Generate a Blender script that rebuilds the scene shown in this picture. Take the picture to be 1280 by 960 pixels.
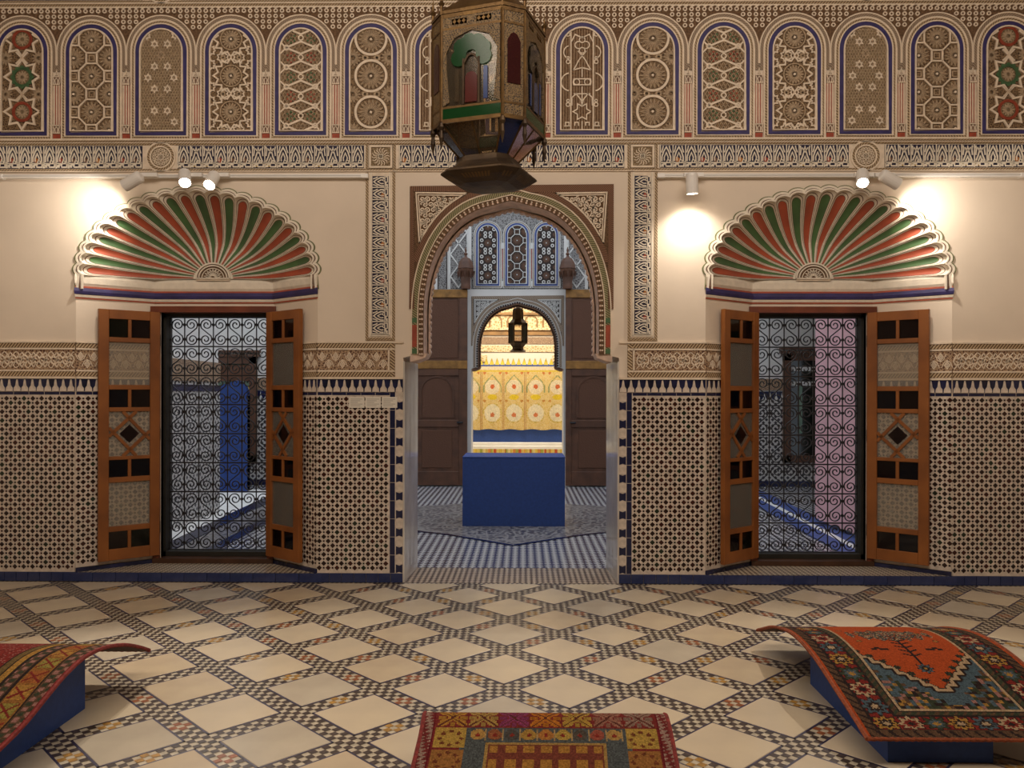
import bpy, math, random
import numpy as np
from mathutils import Matrix, Vector, Euler
from mathutils.geometry import tessellate_polygon

random.seed(7)
rng = np.random.RandomState(3)
S = bpy.context.scene
COL = S.collection
for o in list(bpy.data.objects):
    bpy.data.objects.remove(o)

# ------------------------------------------------------------------ camera
FPX, CX, CY = 1024.0, 641.6, 491.7          # measured for a 1280 x 960 frame
YAW, ROLL = math.radians(.71), math.radians(-.11)
CAM = Vector((0, -6.908, 1.6))
R3 = Matrix.Rotation(YAW, 3, 'Z') @ Matrix.Rotation(ROLL, 3, 'Y')
cam = bpy.data.cameras.new('camera'); cam_o = bpy.data.objects.new('camera', cam); COL.objects.link(cam_o)
cam.sensor_width = 36; cam.lens = 36 * FPX / 1280
cam.shift_x = -(CX - 640) / 1280; cam.shift_y = (CY - 480) / 1280
cam.clip_start = .05; cam.clip_end = 100
cx_, cy_, cz_ = R3.col[0], R3.col[1], R3.col[2]
M = Matrix((cx_, cz_, -cy_)).transposed().to_4x4(); M.translation = CAM
cam_o.matrix_world = M
S.camera = cam_o
def ray(x, y): return R3 @ Vector(((x - CX) / FPX, 1, -(y - CY) / FPX))
def PW(x, y, Y):                              # pixel -> point on the vertical plane y = Y
    d = ray(x, y); return CAM + d * ((Y - CAM.y) / d.y)
def PF(x, y, Z=0):                            # pixel -> point on the floor
    d = ray(x, y); return CAM + d * ((Z - CAM.z) / d.z)

# ------------------------------------------------------------------ world, exposure
S.view_settings.view_transform = 'Standard'; S.view_settings.look = 'None'
S.view_settings.exposure = 0.0; S.view_settings.gamma = 1; S.view_settings.use_curve_mapping = False
w = bpy.data.worlds.new('world'); S.world = w; w.use_nodes = True
w.node_tree.nodes['Background'].inputs[0].default_value = (.80, .89, 1.0, 1)
w.node_tree.nodes['Background'].inputs[1].default_value = 1.6

WARM = (1.0, .74, .47)
def area(name, loc, aim, sx, sy, power, color):
    l = bpy.data.lights.new(name, 'AREA'); l.shape = 'RECTANGLE'; l.size = sx; l.size_y = sy
    l.energy = power; l.color = color
    o = bpy.data.objects.new(name, l); COL.objects.link(o); o.location = loc
    o.rotation_euler = (Vector(aim) - Vector(loc)).to_track_quat('-Z', 'Y').to_euler()
    return o
area('hall_ceiling_lamps_offscreen', (-.1, -5.2, 5.9), (-.1, -.2, 2.2), 6.0, 2.5, 330, (1, .85, .70))
area('far_room_ceiling_lamp_offscreen', (-.1, 10.2, 4.2), (-.1, 11.6, 1.4), 3.0, 1.2, 185, (1, .88, .68))

# ------------------------------------------------------------------ materials
MATS = {}
def nmat(name):
    m = bpy.data.materials.new(name); m.use_nodes = True; MATS[name] = m
    return m, m.node_tree.nodes, m.node_tree.links, m.node_tree.nodes['Principled BSDF']
def pm(name, c, rough=.6, var=.12, scale=6, bump=0, bscale=60, metal=0, c2=None, spec=.5, emit=0, detail=4):
    m, n, l, b = nmat(name)
    b.inputs['Roughness'].default_value = rough; b.inputs['Metallic'].default_value = metal
    b.inputs['Specular IOR Level'].default_value = spec
    tc = n.new('ShaderNodeTexCoord')
    nz = n.new('ShaderNodeTexNoise'); nz.inputs['Scale'].default_value = scale; nz.inputs['Detail'].default_value = detail
    l.new(tc.outputs['Object'], nz.inputs['Vector'])
    rp = n.new('ShaderNodeValToRGB')
    a = c2 if c2 else tuple(max(0, x * (1 - var * 1.6)) for x in c)
    rp.color_ramp.elements[0].position = .32; rp.color_ramp.elements[0].color = (*a, 1)
    rp.color_ramp.elements[1].position = .68; rp.color_ramp.elements[1].color = (*c, 1)
    l.new(nz.outputs['Fac'], rp.inputs['Fac']); l.new(rp.outputs['Color'], b.inputs['Base Color'])
    if emit:
        l.new(rp.outputs['Color'], b.inputs['Emission Color']); b.inputs['Emission Strength'].default_value = emit
    if bump:
        n2 = n.new('ShaderNodeTexNoise'); n2.inputs['Scale'].default_value = bscale; n2.inputs['Detail'].default_value = 3
        l.new(tc.outputs['Object'], n2.inputs['Vector'])
        bp = n.new('ShaderNodeBump'); bp.inputs['Strength'].default_value = bump; bp.inputs['Distance'].default_value = .01
        l.new(n2.outputs['Fac'], bp.inputs['Height']); l.new(bp.outputs['Normal'], b.inputs['Normal'])
    return m
def stripe(name, ca, cb, pu, k, rough=.7, duty=.5):
    """diagonal rope stripes; u runs along the moulding in metres, v across from 0 to 1"""
    m, n, l, b = nmat(name); b.inputs['Roughness'].default_value = rough
    uv = n.new('ShaderNodeUVMap'); sx = n.new('ShaderNodeSeparateXYZ'); l.new(uv.outputs['UV'], sx.inputs[0])
    a = n.new('ShaderNodeMath'); a.operation = 'MULTIPLY'; a.inputs[1].default_value = 1 / pu; l.new(sx.outputs[0], a.inputs[0])
    v = n.new('ShaderNodeMath'); v.operation = 'MULTIPLY_ADD'; v.inputs[1].default_value = k; l.new(sx.outputs[1], v.inputs[0]); l.new(a.outputs[0], v.inputs[2])
    f = n.new('ShaderNodeMath'); f.operation = 'FRACT'; l.new(v.outputs[0], f.inputs[0])
    g = n.new('ShaderNodeMath'); g.operation = 'GREATER_THAN'; g.inputs[1].default_value = duty; l.new(f.outputs[0], g.inputs[0])
    mx = n.new('ShaderNodeMixRGB'); mx.inputs[1].default_value = (*ca, 1); mx.inputs[2].default_value = (*cb, 1)
    l.new(g.outputs[0], mx.inputs[0]); l.new(mx.outputs[0], b.inputs['Base Color'])
    bp = n.new('ShaderNodeBump'); bp.inputs['Strength'].default_value = .5; bp.inputs['Distance'].default_value = .006
    l.new(g.outputs[0], bp.inputs['Height']); l.new(bp.outputs['Normal'], b.inputs['Normal'])
    return m
def checker(name, ca, cb, size, rough=.35, rot=math.pi / 4, cc=None):
    m, n, l, b = nmat(name); b.inputs['Roughness'].default_value = rough
    tc = n.new('ShaderNodeTexCoord'); mp = n.new('ShaderNodeMapping')
    mp.inputs['Rotation'].default_value = (0, 0, rot); mp.inputs['Scale'].default_value = (1 / size,) * 3
    l.new(tc.outputs['Object'], mp.inputs[0])
    ck = n.new('ShaderNodeTexChecker'); ck.inputs['Scale'].default_value = 1
    mp.inputs['Location'].default_value = (.013, .017, .5)
    l.new(mp.outputs[0], ck.inputs['Vector'])
    nz = n.new('ShaderNodeTexNoise'); nz.inputs['Scale'].default_value = 9; l.new(tc.outputs['Object'], nz.inputs['Vector'])
    mx = n.new('ShaderNodeMixRGB'); mx.inputs[1].default_value = (*ca, 1); mx.inputs[2].default_value = (*(cc or ca), 1); l.new(nz.outputs['Fac'], mx.inputs[0])
    l.new(mx.outputs[0], ck.inputs['Color1']); ck.inputs['Color2'].default_value = (*cb, 1)
    l.new(ck.outputs['Color'], b.inputs['Base Color'])
    return m
def carved(name, ca, cb, scale, rough=.8):
    """fine carving too small to pick apart"""
    m, n, l, b = nmat(name); b.inputs['Roughness'].default_value = rough
    tc = n.new('ShaderNodeTexCoord'); v = n.new('ShaderNodeTexVoronoi'); v.inputs['Scale'].default_value = scale; v.feature = 'DISTANCE_TO_EDGE'
    l.new(tc.outputs['Object'], v.inputs['Vector'])
    rp = n.new('ShaderNodeValToRGB'); rp.color_ramp.elements[0].position = .06; rp.color_ramp.elements[1].position = .2
    rp.color_ramp.elements[0].color = (*cb, 1); rp.color_ramp.elements[1].color = (*ca, 1)
    l.new(v.outputs['Distance'], rp.inputs[0]); l.new(rp.outputs[0], b.inputs['Base Color'])
    bp = n.new('ShaderNodeBump'); bp.inputs['Strength'].default_value = .6; bp.inputs['Distance'].default_value = .006; bp.invert = True
    l.new(v.outputs['Distance'], bp.inputs['Height']); l.new(bp.outputs['Normal'], b.inputs['Normal'])
    return m
def vcol(name, rough=.95):
    m, n, l, b = nmat(name); b.inputs['Roughness'].default_value = rough; b.inputs['Specular IOR Level'].default_value = .1
    at = n.new('ShaderNodeAttribute'); at.attribute_name = 'weave'
    tc = n.new('ShaderNodeTexCoord'); nz = n.new('ShaderNodeTexNoise'); nz.inputs['Scale'].default_value = 160
    l.new(tc.outputs['Object'], nz.inputs['Vector'])
    rp = n.new('ShaderNodeValToRGB'); rp.color_ramp.elements[0].position = .3; rp.color_ramp.elements[0].color = (.55, .55, .55, 1); rp.color_ramp.elements[1].position = .7
    l.new(nz.outputs['Fac'], rp.inputs[0])
    mx = n.new('ShaderNodeMixRGB'); mx.blend_type = 'MULTIPLY'; mx.inputs[0].default_value = 1
    l.new(at.outputs['Color'], mx.inputs[1]); l.new(rp.outputs[0], mx.inputs[2]); l.new(mx.outputs[0], b.inputs['Base Color'])
    bp = n.new('ShaderNodeBump'); bp.inputs['Strength'].default_value = .7; bp.inputs['Distance'].default_value = .004
    l.new(nz.outputs['Fac'], bp.inputs['Height']); l.new(bp.outputs['Normal'], b.inputs['Normal'])
    return m
def glass(name, tint, haze=.12, rough=.05, hazecol=(.8, .75, .68)):
    m, n, l, b = nmat(name); n.remove(b)
    out = n['Material Output']
    tr = n.new('ShaderNodeBsdfTransparent'); tr.inputs[0].default_value = (*tint, 1)
    gl = n.new('ShaderNodeBsdfGlossy'); gl.inputs['Roughness'].default_value = rough
    fr = n.new('ShaderNodeFresnel'); fr.inputs[0].default_value = 1.45
    df = n.new('ShaderNodeBsdfDiffuse'); df.inputs[0].default_value = (*hazecol, 1)
    m1 = n.new('ShaderNodeMixShader'); m1.inputs[0].default_value = haze; l.new(tr.outputs[0], m1.inputs[1]); l.new(df.outputs[0], m1.inputs[2])
    m2 = n.new('ShaderNodeMixShader'); l.new(fr.outputs[0], m2.inputs[0]); l.new(m1.outputs[0], m2.inputs[1]); l.new(gl.outputs[0], m2.inputs[2])
    l.new(m2.outputs[0], out.inputs[0])
    return m
def emis(name, c, s):
    m, n, l, b = nmat(name)
    b.inputs['Base Color'].default_value = (*c, 1); b.inputs['Emission Color'].default_value = (*c, 1); b.inputs['Emission Strength'].default_value = s
    return m

pm('plaster', (.80, .69, .57), .75, .05, 2.2, .10, 14)
pm('stucco', (.86, .73, .58), .8, .12, 20, .25, 120)
pm('stucco_pale', (.86, .78, .66), .8, .08, 20, .2, 120)
pm('stucco_ground', (.085, .045, .022), .9, .4, 60, .4, 150, c2=(.20, .115, .06))
carved('carved_ground', (.060, .032, .016), (.26, .17, .09), 60)
carved('carved_fine', (.10, .060, .030), (.34, .25, .14), 75)
carved('carved_band', (.12, .055, .035), (.46, .32, .20), 50)
stripe('rope', (.13, .07, .03), (.56, .43, .27), .026, 1.2)
stripe('rope_fine', (.12, .065, .03), (.50, .38, .23), .024, .9)
stripe('rope_olive', (.10, .085, .035), (.34, .31, .16), .020, 1.4)
stripe('rope_brown', (.085, .032, .016), (.24, .12, .06), .017, 1.6)
stripe('rope_grey', (.15, .105, .07), (.42, .32, .23), .022, 1.6)
stripe('shaft_lines', (.38, .11, .06), (.62, .48, .36), 100, 4.0)
pm('navy_paint', (.045, .035, .16), .6, .25, 12)
pm('navy_ground', (.022, .018, .055), .7, .3, 30)
pm('red_paint', (.42, .075, .035), .65, .25, 14)
pm('orange_paint', (.55, .22, .05), .65, .2, 20)
pm('yellow_paint', (.62, .42, .08), .65, .2, 20)
pm('green_paint', (.075, .17, .07), .65, .2, 14)
pm('shell_red', (.50, .10, .045), .6, .25, 5, c2=(.34, .075, .04))
pm('shell_green', (.085, .19, .065), .6, .25, 5, c2=(.06, .12, .05))
pm('olive_line', (.22, .23, .10), .7, .25, 20)
pm('brown_line', (.20, .10, .06), .7, .2, 20)
pm('pink_stucco', (.80, .60, .49), .8, .2, 16, .2, 80)
pm('tile_cream', (.74, .64, .55), .28, .18, 30, .05, 40)
pm('tile_dark', (.030, .012, .010), .22, .3, 20)
pm('tile_maroon', (.060, .016, .012), .22, .3, 20)
pm('tile_green', (.018, .030, .016), .22, .3, 20)
pm('tile_navy', (.020, .024, .085), .22, .35, 8, c2=(.008, .010, .030))
pm('tile_blue', (.040, .058, .17), .16, .35, 6, c2=(.016, .024, .08))
pm('grout', (.36, .31, .24), .85, .2, 40)
pm('marble', (.64, .54, .385), .24, .10, 3, c2=(.56, .47, .35), detail=8)
pm('marble_grey', (.56, .49, .38), .24, .10, 3, c2=(.46, .40, .31), detail=8)
pm('marble_warm', (.60, .49, .335), .24, .10, 4, c2=(.52, .42, .30), detail=8)
pm('mosaic_cream', (.60, .52, .39), .3, .2, 30)
pm('mosaic_black', (.085, .060, .052), .3, .3, 30)
pm('mosaic_gold', (.50, .27, .06), .3, .3, 30)
pm('mosaic_rust', (.36, .12, .045), .3, .3, 30)
pm('mosaic_line', (.050, .042, .095), .35, .3, 20)
checker('step_mosaic', (.62, .54, .42), (.07, .045, .035), .030, .35)
checker('threshold_mosaic', (.55, .45, .34), (.06, .035, .03), .034, .35, cc=(.40, .30, .22))
checker('court_mosaic', (.54, .53, .51), (.045, .042, .085), .055, .22)
carved('court_star_mosaic', (.045, .04, .055), (.30, .28, .27), 13, .3)
pm('wood_honey', (.31, .105, .022), .42, .3, 4, .08, 60, c2=(.19, .060, .013))
pm('wood_red', (.22, .055, .025), .45, .3, 5, .08, 60)
pm('wood_dark', (.020, .018, .014), .6, .3, 8)
pm('sill_wood', (.085, .035, .016), .5, .3, 6)
pm('iron', (.012, .010, .012), .5, .2, 20)
glass('glass_clear', (.93, .9, .84), .16, .08)
glass('glass_violet', (.10, .06, .08), .03, .06, (.2, .1, .12))
glass('glass_green', (.05, .07, .05), .03, .06, (.1, .14, .1))
glass('glass_blue', (.03, .04, .09), .03, .06, (.06, .08, .2))
pm('white_metal', (.85, .83, .80), .35, .03)
pm('lamp_grey', (.55, .53, .50), .4, .05)
emis('lamp_glow', (1, .86, .66), 60)
pm('brass', (.15, .085, .028), .45, .35, 9, .2, 50, metal=.75, c2=(.09, .05, .02))
pm('brass_dark', (.075, .045, .02), .5, .35, 9, .2, 60, metal=.6, c2=(.035, .02, .01))
carved('brass_pierced', (.025, .015, .007), (.19, .115, .04), 90, .5)
glass('lantern_glass', (.88, .82, .72), .05, .1, (.5, .4, .28))
glass('lantern_green', (.05, .16, .06), .14, .12, (.04, .28, .07))
glass('lantern_red', (.28, .05, .045), .25, .12, (.30, .07, .06))
glass('lantern_maroon', (.13, .03, .03), .2, .12, (.16, .04, .04))
glass('lantern_blue', (.10, .16, .42), .3, .12, (.08, .14, .42))
pm('paint_blue', (.018, .062, .27), .6, .12, 30, .1, 200)
pm('plinth_top', (.012, .02, .06), .7, .2, 30)
vcol('woven')
pm('binding_red', (.28, .035, .03), .95, .3, 60, .5, 200)
pm('binding_orange', (.36, .085, .03), .95, .3, 60, .5, 200)
pm('rug_back', (.10, .05, .035), .95, .3, 60)
pm('card', (.80, .76, .68), .6, .03)
pm('ink', (.30, .27, .24), .7, .05)
pm('court_plaster', (.78, .76, .73), .8, .05, 2)
pm('court_blue_line', (.06, .10, .32), .6, .15, 12)
pm('court_stucco', (.74, .73, .70), .8, .1, 30)
pm('court_ground', (.060, .042, .036), .85, .3, 60)
carved('court_carved', (.10, .09, .09), (.32, .31, .30), 30)
pm('cedar', (.150, .064, .034), .55, .35, 6, .2, 70, c2=(.085, .038, .022))
carved('cedar_carved', (.125, .054, .029), (.125, .054, .029), 26)
pm('ochre_wood', (.42, .20, .045), .5, .35, 8, .15, 60)
pm('pink_curtain', (.74, .46, .50), .9, .06, 3)
pm('far_plaster', (.80, .72, .60), .8, .04, 3)
carved('far_carved', (.50, .34, .16), (.80, .66, .42), 16)
pm('far_wood', (.36, .19, .06), .6, .3, 5)
pm('far_blue', (.08, .17, .48), .6, .1, 8)
pm('gold_tile', (.80, .60, .06), .5, .15, 8)
pm('far_white', (.85, .83, .80), .7, .05, 6)
pm('ceiling_wood', (.28, .17, .09), .7, .3, 3)
def far_zellij(name, ca, cb, size):
    m, n, l, b = nmat(name); b.inputs['Roughness'].default_value = .35
    tc = n.new('ShaderNodeTexCoord'); sx = n.new('ShaderNodeSeparateXYZ'); l.new(tc.outputs['Object'], sx.inputs[0])
    def mt(op, a, c=None, v=0):
        q = n.new('ShaderNodeMath'); q.operation = op; l.new(a, q.inputs[0])
        if c is not None: l.new(c, q.inputs[1])
        else: q.inputs[1].default_value = v
        return q.outputs[0]
    u = mt('ADD', sx.outputs[0], sx.outputs[1]); p = mt('MULTIPLY', mt('ADD', u, sx.outputs[2]), v=1 / size); q = mt('MULTIPLY', mt('SUBTRACT', u, sx.outputs[2]), v=1 / size)
    a1 = mt('GREATER_THAN', mt('FRACT', p), v=.42); a2 = mt('GREATER_THAN', mt('FRACT', q), v=.42); k = mt('MULTIPLY', a1, a2)
    mx = n.new('ShaderNodeMixRGB'); mx.inputs[1].default_value = (*ca, 1); mx.inputs[2].default_value = (*cb, 1); l.new(k, mx.inputs[0]); l.new(mx.outputs[0], b.inputs['Base Color'])
far_zellij('court_zellij', (.56, .54, .52), (.035, .028, .035), .105)
pm('dim_green', (.22, .34, .26), .7, .2, 4)

# ------------------------------------------------------------------ mesh helpers
class MB:
    def __init__(s): s.v, s.f, s.m, s.uv = [], [], [], []
    def face(s, pts, m=0, uv=None):
        i = len(s.v); s.v.extend([tuple(p) for p in pts]); s.f.append(tuple(range(i, i + len(pts)))); s.m.append(m)
        s.uv.append(uv if uv else [(0, 0)] * len(pts))
    def box(s, x0, x1, y0, y1, z0, z1, m=0):
        p = [(x0, y0, z0), (x1, y0, z0), (x1, y1, z0), (x0, y1, z0), (x0, y0, z1), (x1, y0, z1), (x1, y1, z1), (x0, y1, z1)]
        i = len(s.v); s.v.extend(p)
        for q in ((0, 1, 5, 4), (1, 2, 6, 5), (2, 3, 7, 6), (3, 0, 4, 7), (4, 5, 6, 7), (3, 2, 1, 0)):
            s.f.append(tuple(i + k for k in q)); s.m.append(m); s.uv.append([(0, 0)] * 4)
    def bevel_box(s, x0, x1, y0, y1, z0, z1, b, m=0, axis='y'):
        """slab whose front (low y) or top (high z) edges are chamfered"""
        if axis == 'y':
            o = [(x0, z0), (x1, z0), (x1, z1), (x0, z1)]; n = [(x0 + b, z0 + b), (x1 - b, z0 + b), (x1 - b, z1 - b), (x0 + b, z1 - b)]
            A = [(x, y1, z) for x, z in o]; B = [(x, y0 + b, z) for x, z in o]; C = [(x, y0, z) for x, z in n]
        else:
            o = [(x0, y0), (x1, y0), (x1, y1), (x0, y1)]; n = [(x0 + b, y0 + b), (x1 - b, y0 + b), (x1 - b, y1 - b), (x0 + b, y1 - b)]
            A = [(x, y, z0) for x, y in o]; B = [(x, y, z1 - b) for x, y in o]; C = [(x, y, z1) for x, y in n]
        i = len(s.v); s.v.extend(A + B + C)
        for k in range(4):
            j = (k + 1) % 4
            for a in (0, 4):
                s.f.append((i + a + k, i + a + j, i + a + 4 + j, i + a + 4 + k)); s.m.append(m); s.uv.append([(0, 0)] * 4)
        s.f.append((i + 8, i + 9, i + 10, i + 11)); s.m.append(m); s.uv.append([(0, 0)] * 4)
    def ribbon(s, pts, wd, n0, n1, m=0, closed=False, v0=None):
        """raised band along a 2-D polyline in the x,z plane; height n points to -y"""
        P = np.array(pts, float); k = len(P)
        if k < 2: return
        if closed:
            d = np.roll(P, -1, 0) - np.roll(P, 1, 0)
        else:
            d = np.empty_like(P); d[1:-1] = P[2:] - P[:-2]; d[0] = P[1] - P[0]; d[-1] = P[-1] - P[-2]
        L = np.hypot(d[:, 0], d[:, 1]); L[L == 0] = 1; d /= L[:, None]
        nr = np.c_[-d[:, 1], d[:, 0]] * wd / 2
        # keep the width at corners
        if k > 2:
            e = np.roll(P, -1, 0) - P; el = np.hypot(e[:, 0], e[:, 1]); el[el == 0] = 1; e /= el[:, None]
            c = np.abs((e * d).sum(1)); c[-1 if not closed else 0] = c[-1 if not closed else 0] if closed else 1
            nr = nr / np.clip(c, .5, 1)[:, None]
        a, b = P + nr, P - nr
        i = len(s.v)
        for q in range(k):
            s.v += [(a[q, 0], -n0, a[q, 1]), (a[q, 0], -n1, a[q, 1]), (b[q, 0], -n1, b[q, 1]), (b[q, 0], -n0, b[q, 1])]
        u = 0
        for q in range(k if closed else k - 1):
            r = (q + 1) % k; du = math.hypot(*(P[r] - P[q])); A, B = i + 4 * q, i + 4 * r
            for t, (v1, v2) in enumerate(((0, 0), (0, 1), (1, 1))):
                s.f.append((A + t, B + t, B + t + 1, A + t + 1)); s.m.append(m)
                s.uv.append([(u, v1), (u + du, v1), (u + du, v2), (u, v2)])
            u += du
    def ring(s, x, z, r, wd, n0, n1, m=0, seg=16):
        s.ribbon([(x + r * math.cos(t * 2 * math.pi / seg), z + r * math.sin(t * 2 * math.pi / seg)) for t in range(seg)], wd, n0, n1, m, True)
    def disc(s, x, z, r, n0, n1, m=0, seg=10):
        c = [(x + r * math.cos(t * 2 * math.pi / seg), z + r * math.sin(t * 2 * math.pi / seg)) for t in range(seg)]
        s.face([(a, -n1, b) for a, b in c], m)
        for q in range(seg):
            a, b = c[q], c[(q + 1) % seg]; s.face([(a[0], -n0, a[1]), (b[0], -n0, b[1]), (b[0], -n1, b[1]), (a[0], -n1, a[1])], m)
    def poly(s, pts, n, m=0):
        T = tessellate_polygon([[Vector((x, z, 0)) for x, z in pts]])
        i = len(s.v); s.v += [(x, -n, z) for x, z in pts]
        for t in T: s.f.append(tuple(i + k for k in t)); s.m.append(m); s.uv.append([(0, 0)] * 3)
    def prism(s, pts, n0, n1, m=0, ms=None):
        """2-D outline in x,z extruded from n0 to n1"""
        s.poly(pts, n1, m); k = len(pts)
        for q in range(k):
            a, b = pts[q], pts[(q + 1) % k]
            s.face([(a[0], -n0, a[1]), (b[0], -n0, b[1]), (b[0], -n1, b[1]), (a[0], -n1, a[1])], m if ms is None else ms)
    def tube(s, pts, r, m=0, seg=8, cap=True):
        P = [Vector(p) for p in pts]; rs = r if isinstance(r, (list, tuple)) else [r] * len(P)
        i = len(s.v); k = len(P); up = None
        for q in range(k):
            d = (P[min(q + 1, k - 1)] - P[max(q - 1, 0)]).normalized()
            if up is None: up = d.orthogonal().normalized()
            up = (up - d * up.dot(d)).normalized(); sd = d.cross(up)
            for t in range(seg):
                a = 2 * math.pi * t / seg; s.v.append(tuple(P[q] + (up * math.cos(a) + sd * math.sin(a)) * rs[q]))
        for q in range(k - 1):
            for t in range(seg):
                t2 = (t + 1) % seg
                s.f.append((i + q * seg + t, i + q * seg + t2, i + (q + 1) * seg + t2, i + (q + 1) * seg + t)); s.m.append(m); s.uv.append([(0, 0)] * 4)
        if cap:
            for o in (0, (k - 1) * seg):
                s.f.append(tuple(i + o + t for t in range(seg))); s.m.append(m); s.uv.append([(0, 0)] * seg)
    def loft(s, rings, m=0, closed=True, caps=False):
        i = len(s.v); k = len(rings[0])
        for r in rings: s.v += [tuple(p) for p in r]
        for q in range(len(rings) - 1):
            for t in range(k if closed else k - 1):
                t2 = (t + 1) % k
                s.f.append((i + q * k + t, i + q * k + t2, i + (q + 1) * k + t2, i + (q + 1) * k + t)); s.m.append(m); s.uv.append([(0, 0)] * 4)
        if caps:
            for o in (0, (len(rings) - 1) * k):
                s.f.append(tuple(i + o + t for t in range(k))); s.m.append(m); s.uv.append([(0, 0)] * k)
    def mesh(s, name, mats):
        me = bpy.data.meshes.new(name); me.from_pydata(s.v, [], s.f)
        for m in mats: me.materials.append(MATS[m])
        if len(mats) > 1: me.polygons.foreach_set('material_index', s.m)
        uv = me.uv_layers.new(name='UVMap'); flat = [c for f in s.uv for p in f for c in p]; uv.data.foreach_set('uv', flat)
        me.update(); return me

def put(name, me, parent=None, matrix=None, kind=None, label=None, cat=None, group=None, smooth=False):
    o = bpy.data.objects.new(name, me); COL.objects.link(o)
    if parent: o.parent = parent
    if matrix is not None: o.matrix_local = matrix
    if kind: o['kind'] = kind
    if label: o['label'] = label
    if cat: o['category'] = cat
    if group: o['group'] = group
    if smooth and me: me.polygons.foreach_set('use_smooth', [True] * len(me.polygons))
    return o
def add(name, mb, mats, parent=None, **k):
    if isinstance(mats, str): mats = [mats]
    return put(name, mb.mesh(name, mats), parent, **k)
def thing(name, loc, label, cat, group=None, rz=0):
    return put(name, None, None, Matrix.Translation(loc) @ Matrix.Rotation(rz, 4, 'Z'), None, label, cat, group)
def T(x=0, y=0, z=0): return Matrix.Translation((x, y, z))

def star(x, z, r1, r2, n, ph=0):
    return [(x + (r1 if k % 2 == 0 else r2) * math.cos(ph + math.pi * k / n), z + (r1 if k % 2 == 0 else r2) * math.sin(ph + math.pi * k / n)) for k in range(2 * n)]
def circ(x, z, r, n=20, a0=0, a1=2 * math.pi):
    return [(x + r * math.cos(a0 + (a1 - a0) * k / n), z + r * math.sin(a0 + (a1 - a0) * k / n)) for k in range(n + 1)]
def dense(pts, step, closed=False):
    out = []; P = list(pts) + ([pts[0]] if closed else [])
    for a, b in zip(P[:-1], P[1:]):
        n = max(1, int(math.hypot(b[0] - a[0], b[1] - a[1]) / step))
        out += [(a[0] + (b[0] - a[0]) * k / n, a[1] + (b[1] - a[1]) * k / n) for k in range(n)]
    out.append(P[-1]); return out
def clipped(pts, inside):
    run = []
    for p in pts:
        if inside(*p): run.append(p)
        else:
            if len(run) > 1: yield run
            run = []
    if len(run) > 1: yield run

# ------------------------------------------------------------------ layout (metres, u measured from the doorway axis)
XC = -.105
NIC, NH, NB = 2.665, 1.03, .40                # niche centre, half width at the wall face, depth of its back
WH = .54                                      # half width of the window frame at the niche back
TH = .60                                      # wall thickness
RW = 5.8; HC = 6.2                            # half width and height of the hall
DJ = .91                                      # half width of the doorway
def door_curve(off, a=.84, rise=1.06, zs=2.25, zb=1.93, n=40):
    A, B, e = a - off, rise - off, 2.2
    c = []
    for k in range(n + 1):
        t = math.pi * k / n; x = -math.cos(t); z = math.sin(t)
        X = A * math.copysign(abs(x) ** (2 / e), x); Z = B * abs(z) ** (2 / e)
        Z += .035 * math.exp(-(X / .10) ** 2) - .02 * math.exp(-(X / .3) ** 2)
        c.append((X, zs + Z))
    return [(-A, zb)] + [(-A, zb + (zs - zb) * k / 4) for k in range(1, 4)] + c + [(A, zs - (zs - zb) * k / 4) for k in range(1, 4)] + [(A, zb)]
NFL = 23; SHZ = 2.60; SHA, SHB = .985, .70
def shell_pt(t, r):                            # t 0..pi from the left, r 0 hub .. 1 rim -> u, y, z
    q = max(0., (r - .42) / .58)
    y = NB * .93 * (1 - q ** 1.5)
    return (-math.cos(t) * SHA * r, y, SHZ + math.sin(t) * (SHB * r) + .02 * (1 - r))
def shell_rim(f=0., n=8):
    out = []
    for j in range(NFL):
        for k in range(n):
            c = k / n; t = math.pi * (j + c) / NFL; r = 1 + f + .036 * math.sin(math.pi * c) ** .7 - .012
            out.append((-math.cos(t) * SHA * r, SHZ + math.sin(t) * SHB * r))
    out.append((SHA * (1 + f - .012), SHZ)); out[0] = (-SHA * (1 + f - .012), SHZ)
    return out

# ------------------------------------------------------------------ hall floor
P4 = .342
floor = MB(); floor.box(XC - RW, XC + RW, -10.2, 0, -.12, -.006)
floor = add('floor', floor, 'grout', kind='structure')
TILE = .360 / 2
tmesh = []
for mt in ('marble', 'marble_grey', 'marble_warm'):
    for k in range(1):
        b = MB(); b.bevel_box(-TILE, TILE, -TILE, TILE, -.006, .001, .003, axis='z'); tmesh.append(b.mesh('marble_tile', [mt]))
far_tiles = MB(); strip = MB(); pc = .105 / 3
c45, s45 = math.cos(math.pi / 4), math.sin(math.pi / 4)
def rot45(x, y): return (x * c45 - y * s45, x * s45 + y * c45)
def clip_y(poly, ymax):
    out = []
    for k in range(len(poly)):
        a, b = poly[k], poly[(k + 1) % len(poly)]
        if a[1] <= ymax: out.append(a)
        if (a[1] <= ymax) != (b[1] <= ymax):
            t = (ymax - a[1]) / (b[1] - a[1]); out.append((a[0] + (b[0] - a[0]) * t, ymax))
    return out
YW = -.035
def inlay(cx, cy, x0, x1, y0, y1, z, m):       # rectangle in the 45 degree frame
    q = [(cx + X, cy + Y) for X, Y in (rot45(x0, y0), rot45(x1, y0), rot45(x1, y1), rot45(x0, y1))]
    if max(p[1] for p in q) > YW: q = clip_y(q, YW)
    if len(q) > 2: strip.face([(x, y, z) for x, y in q], m)
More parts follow.
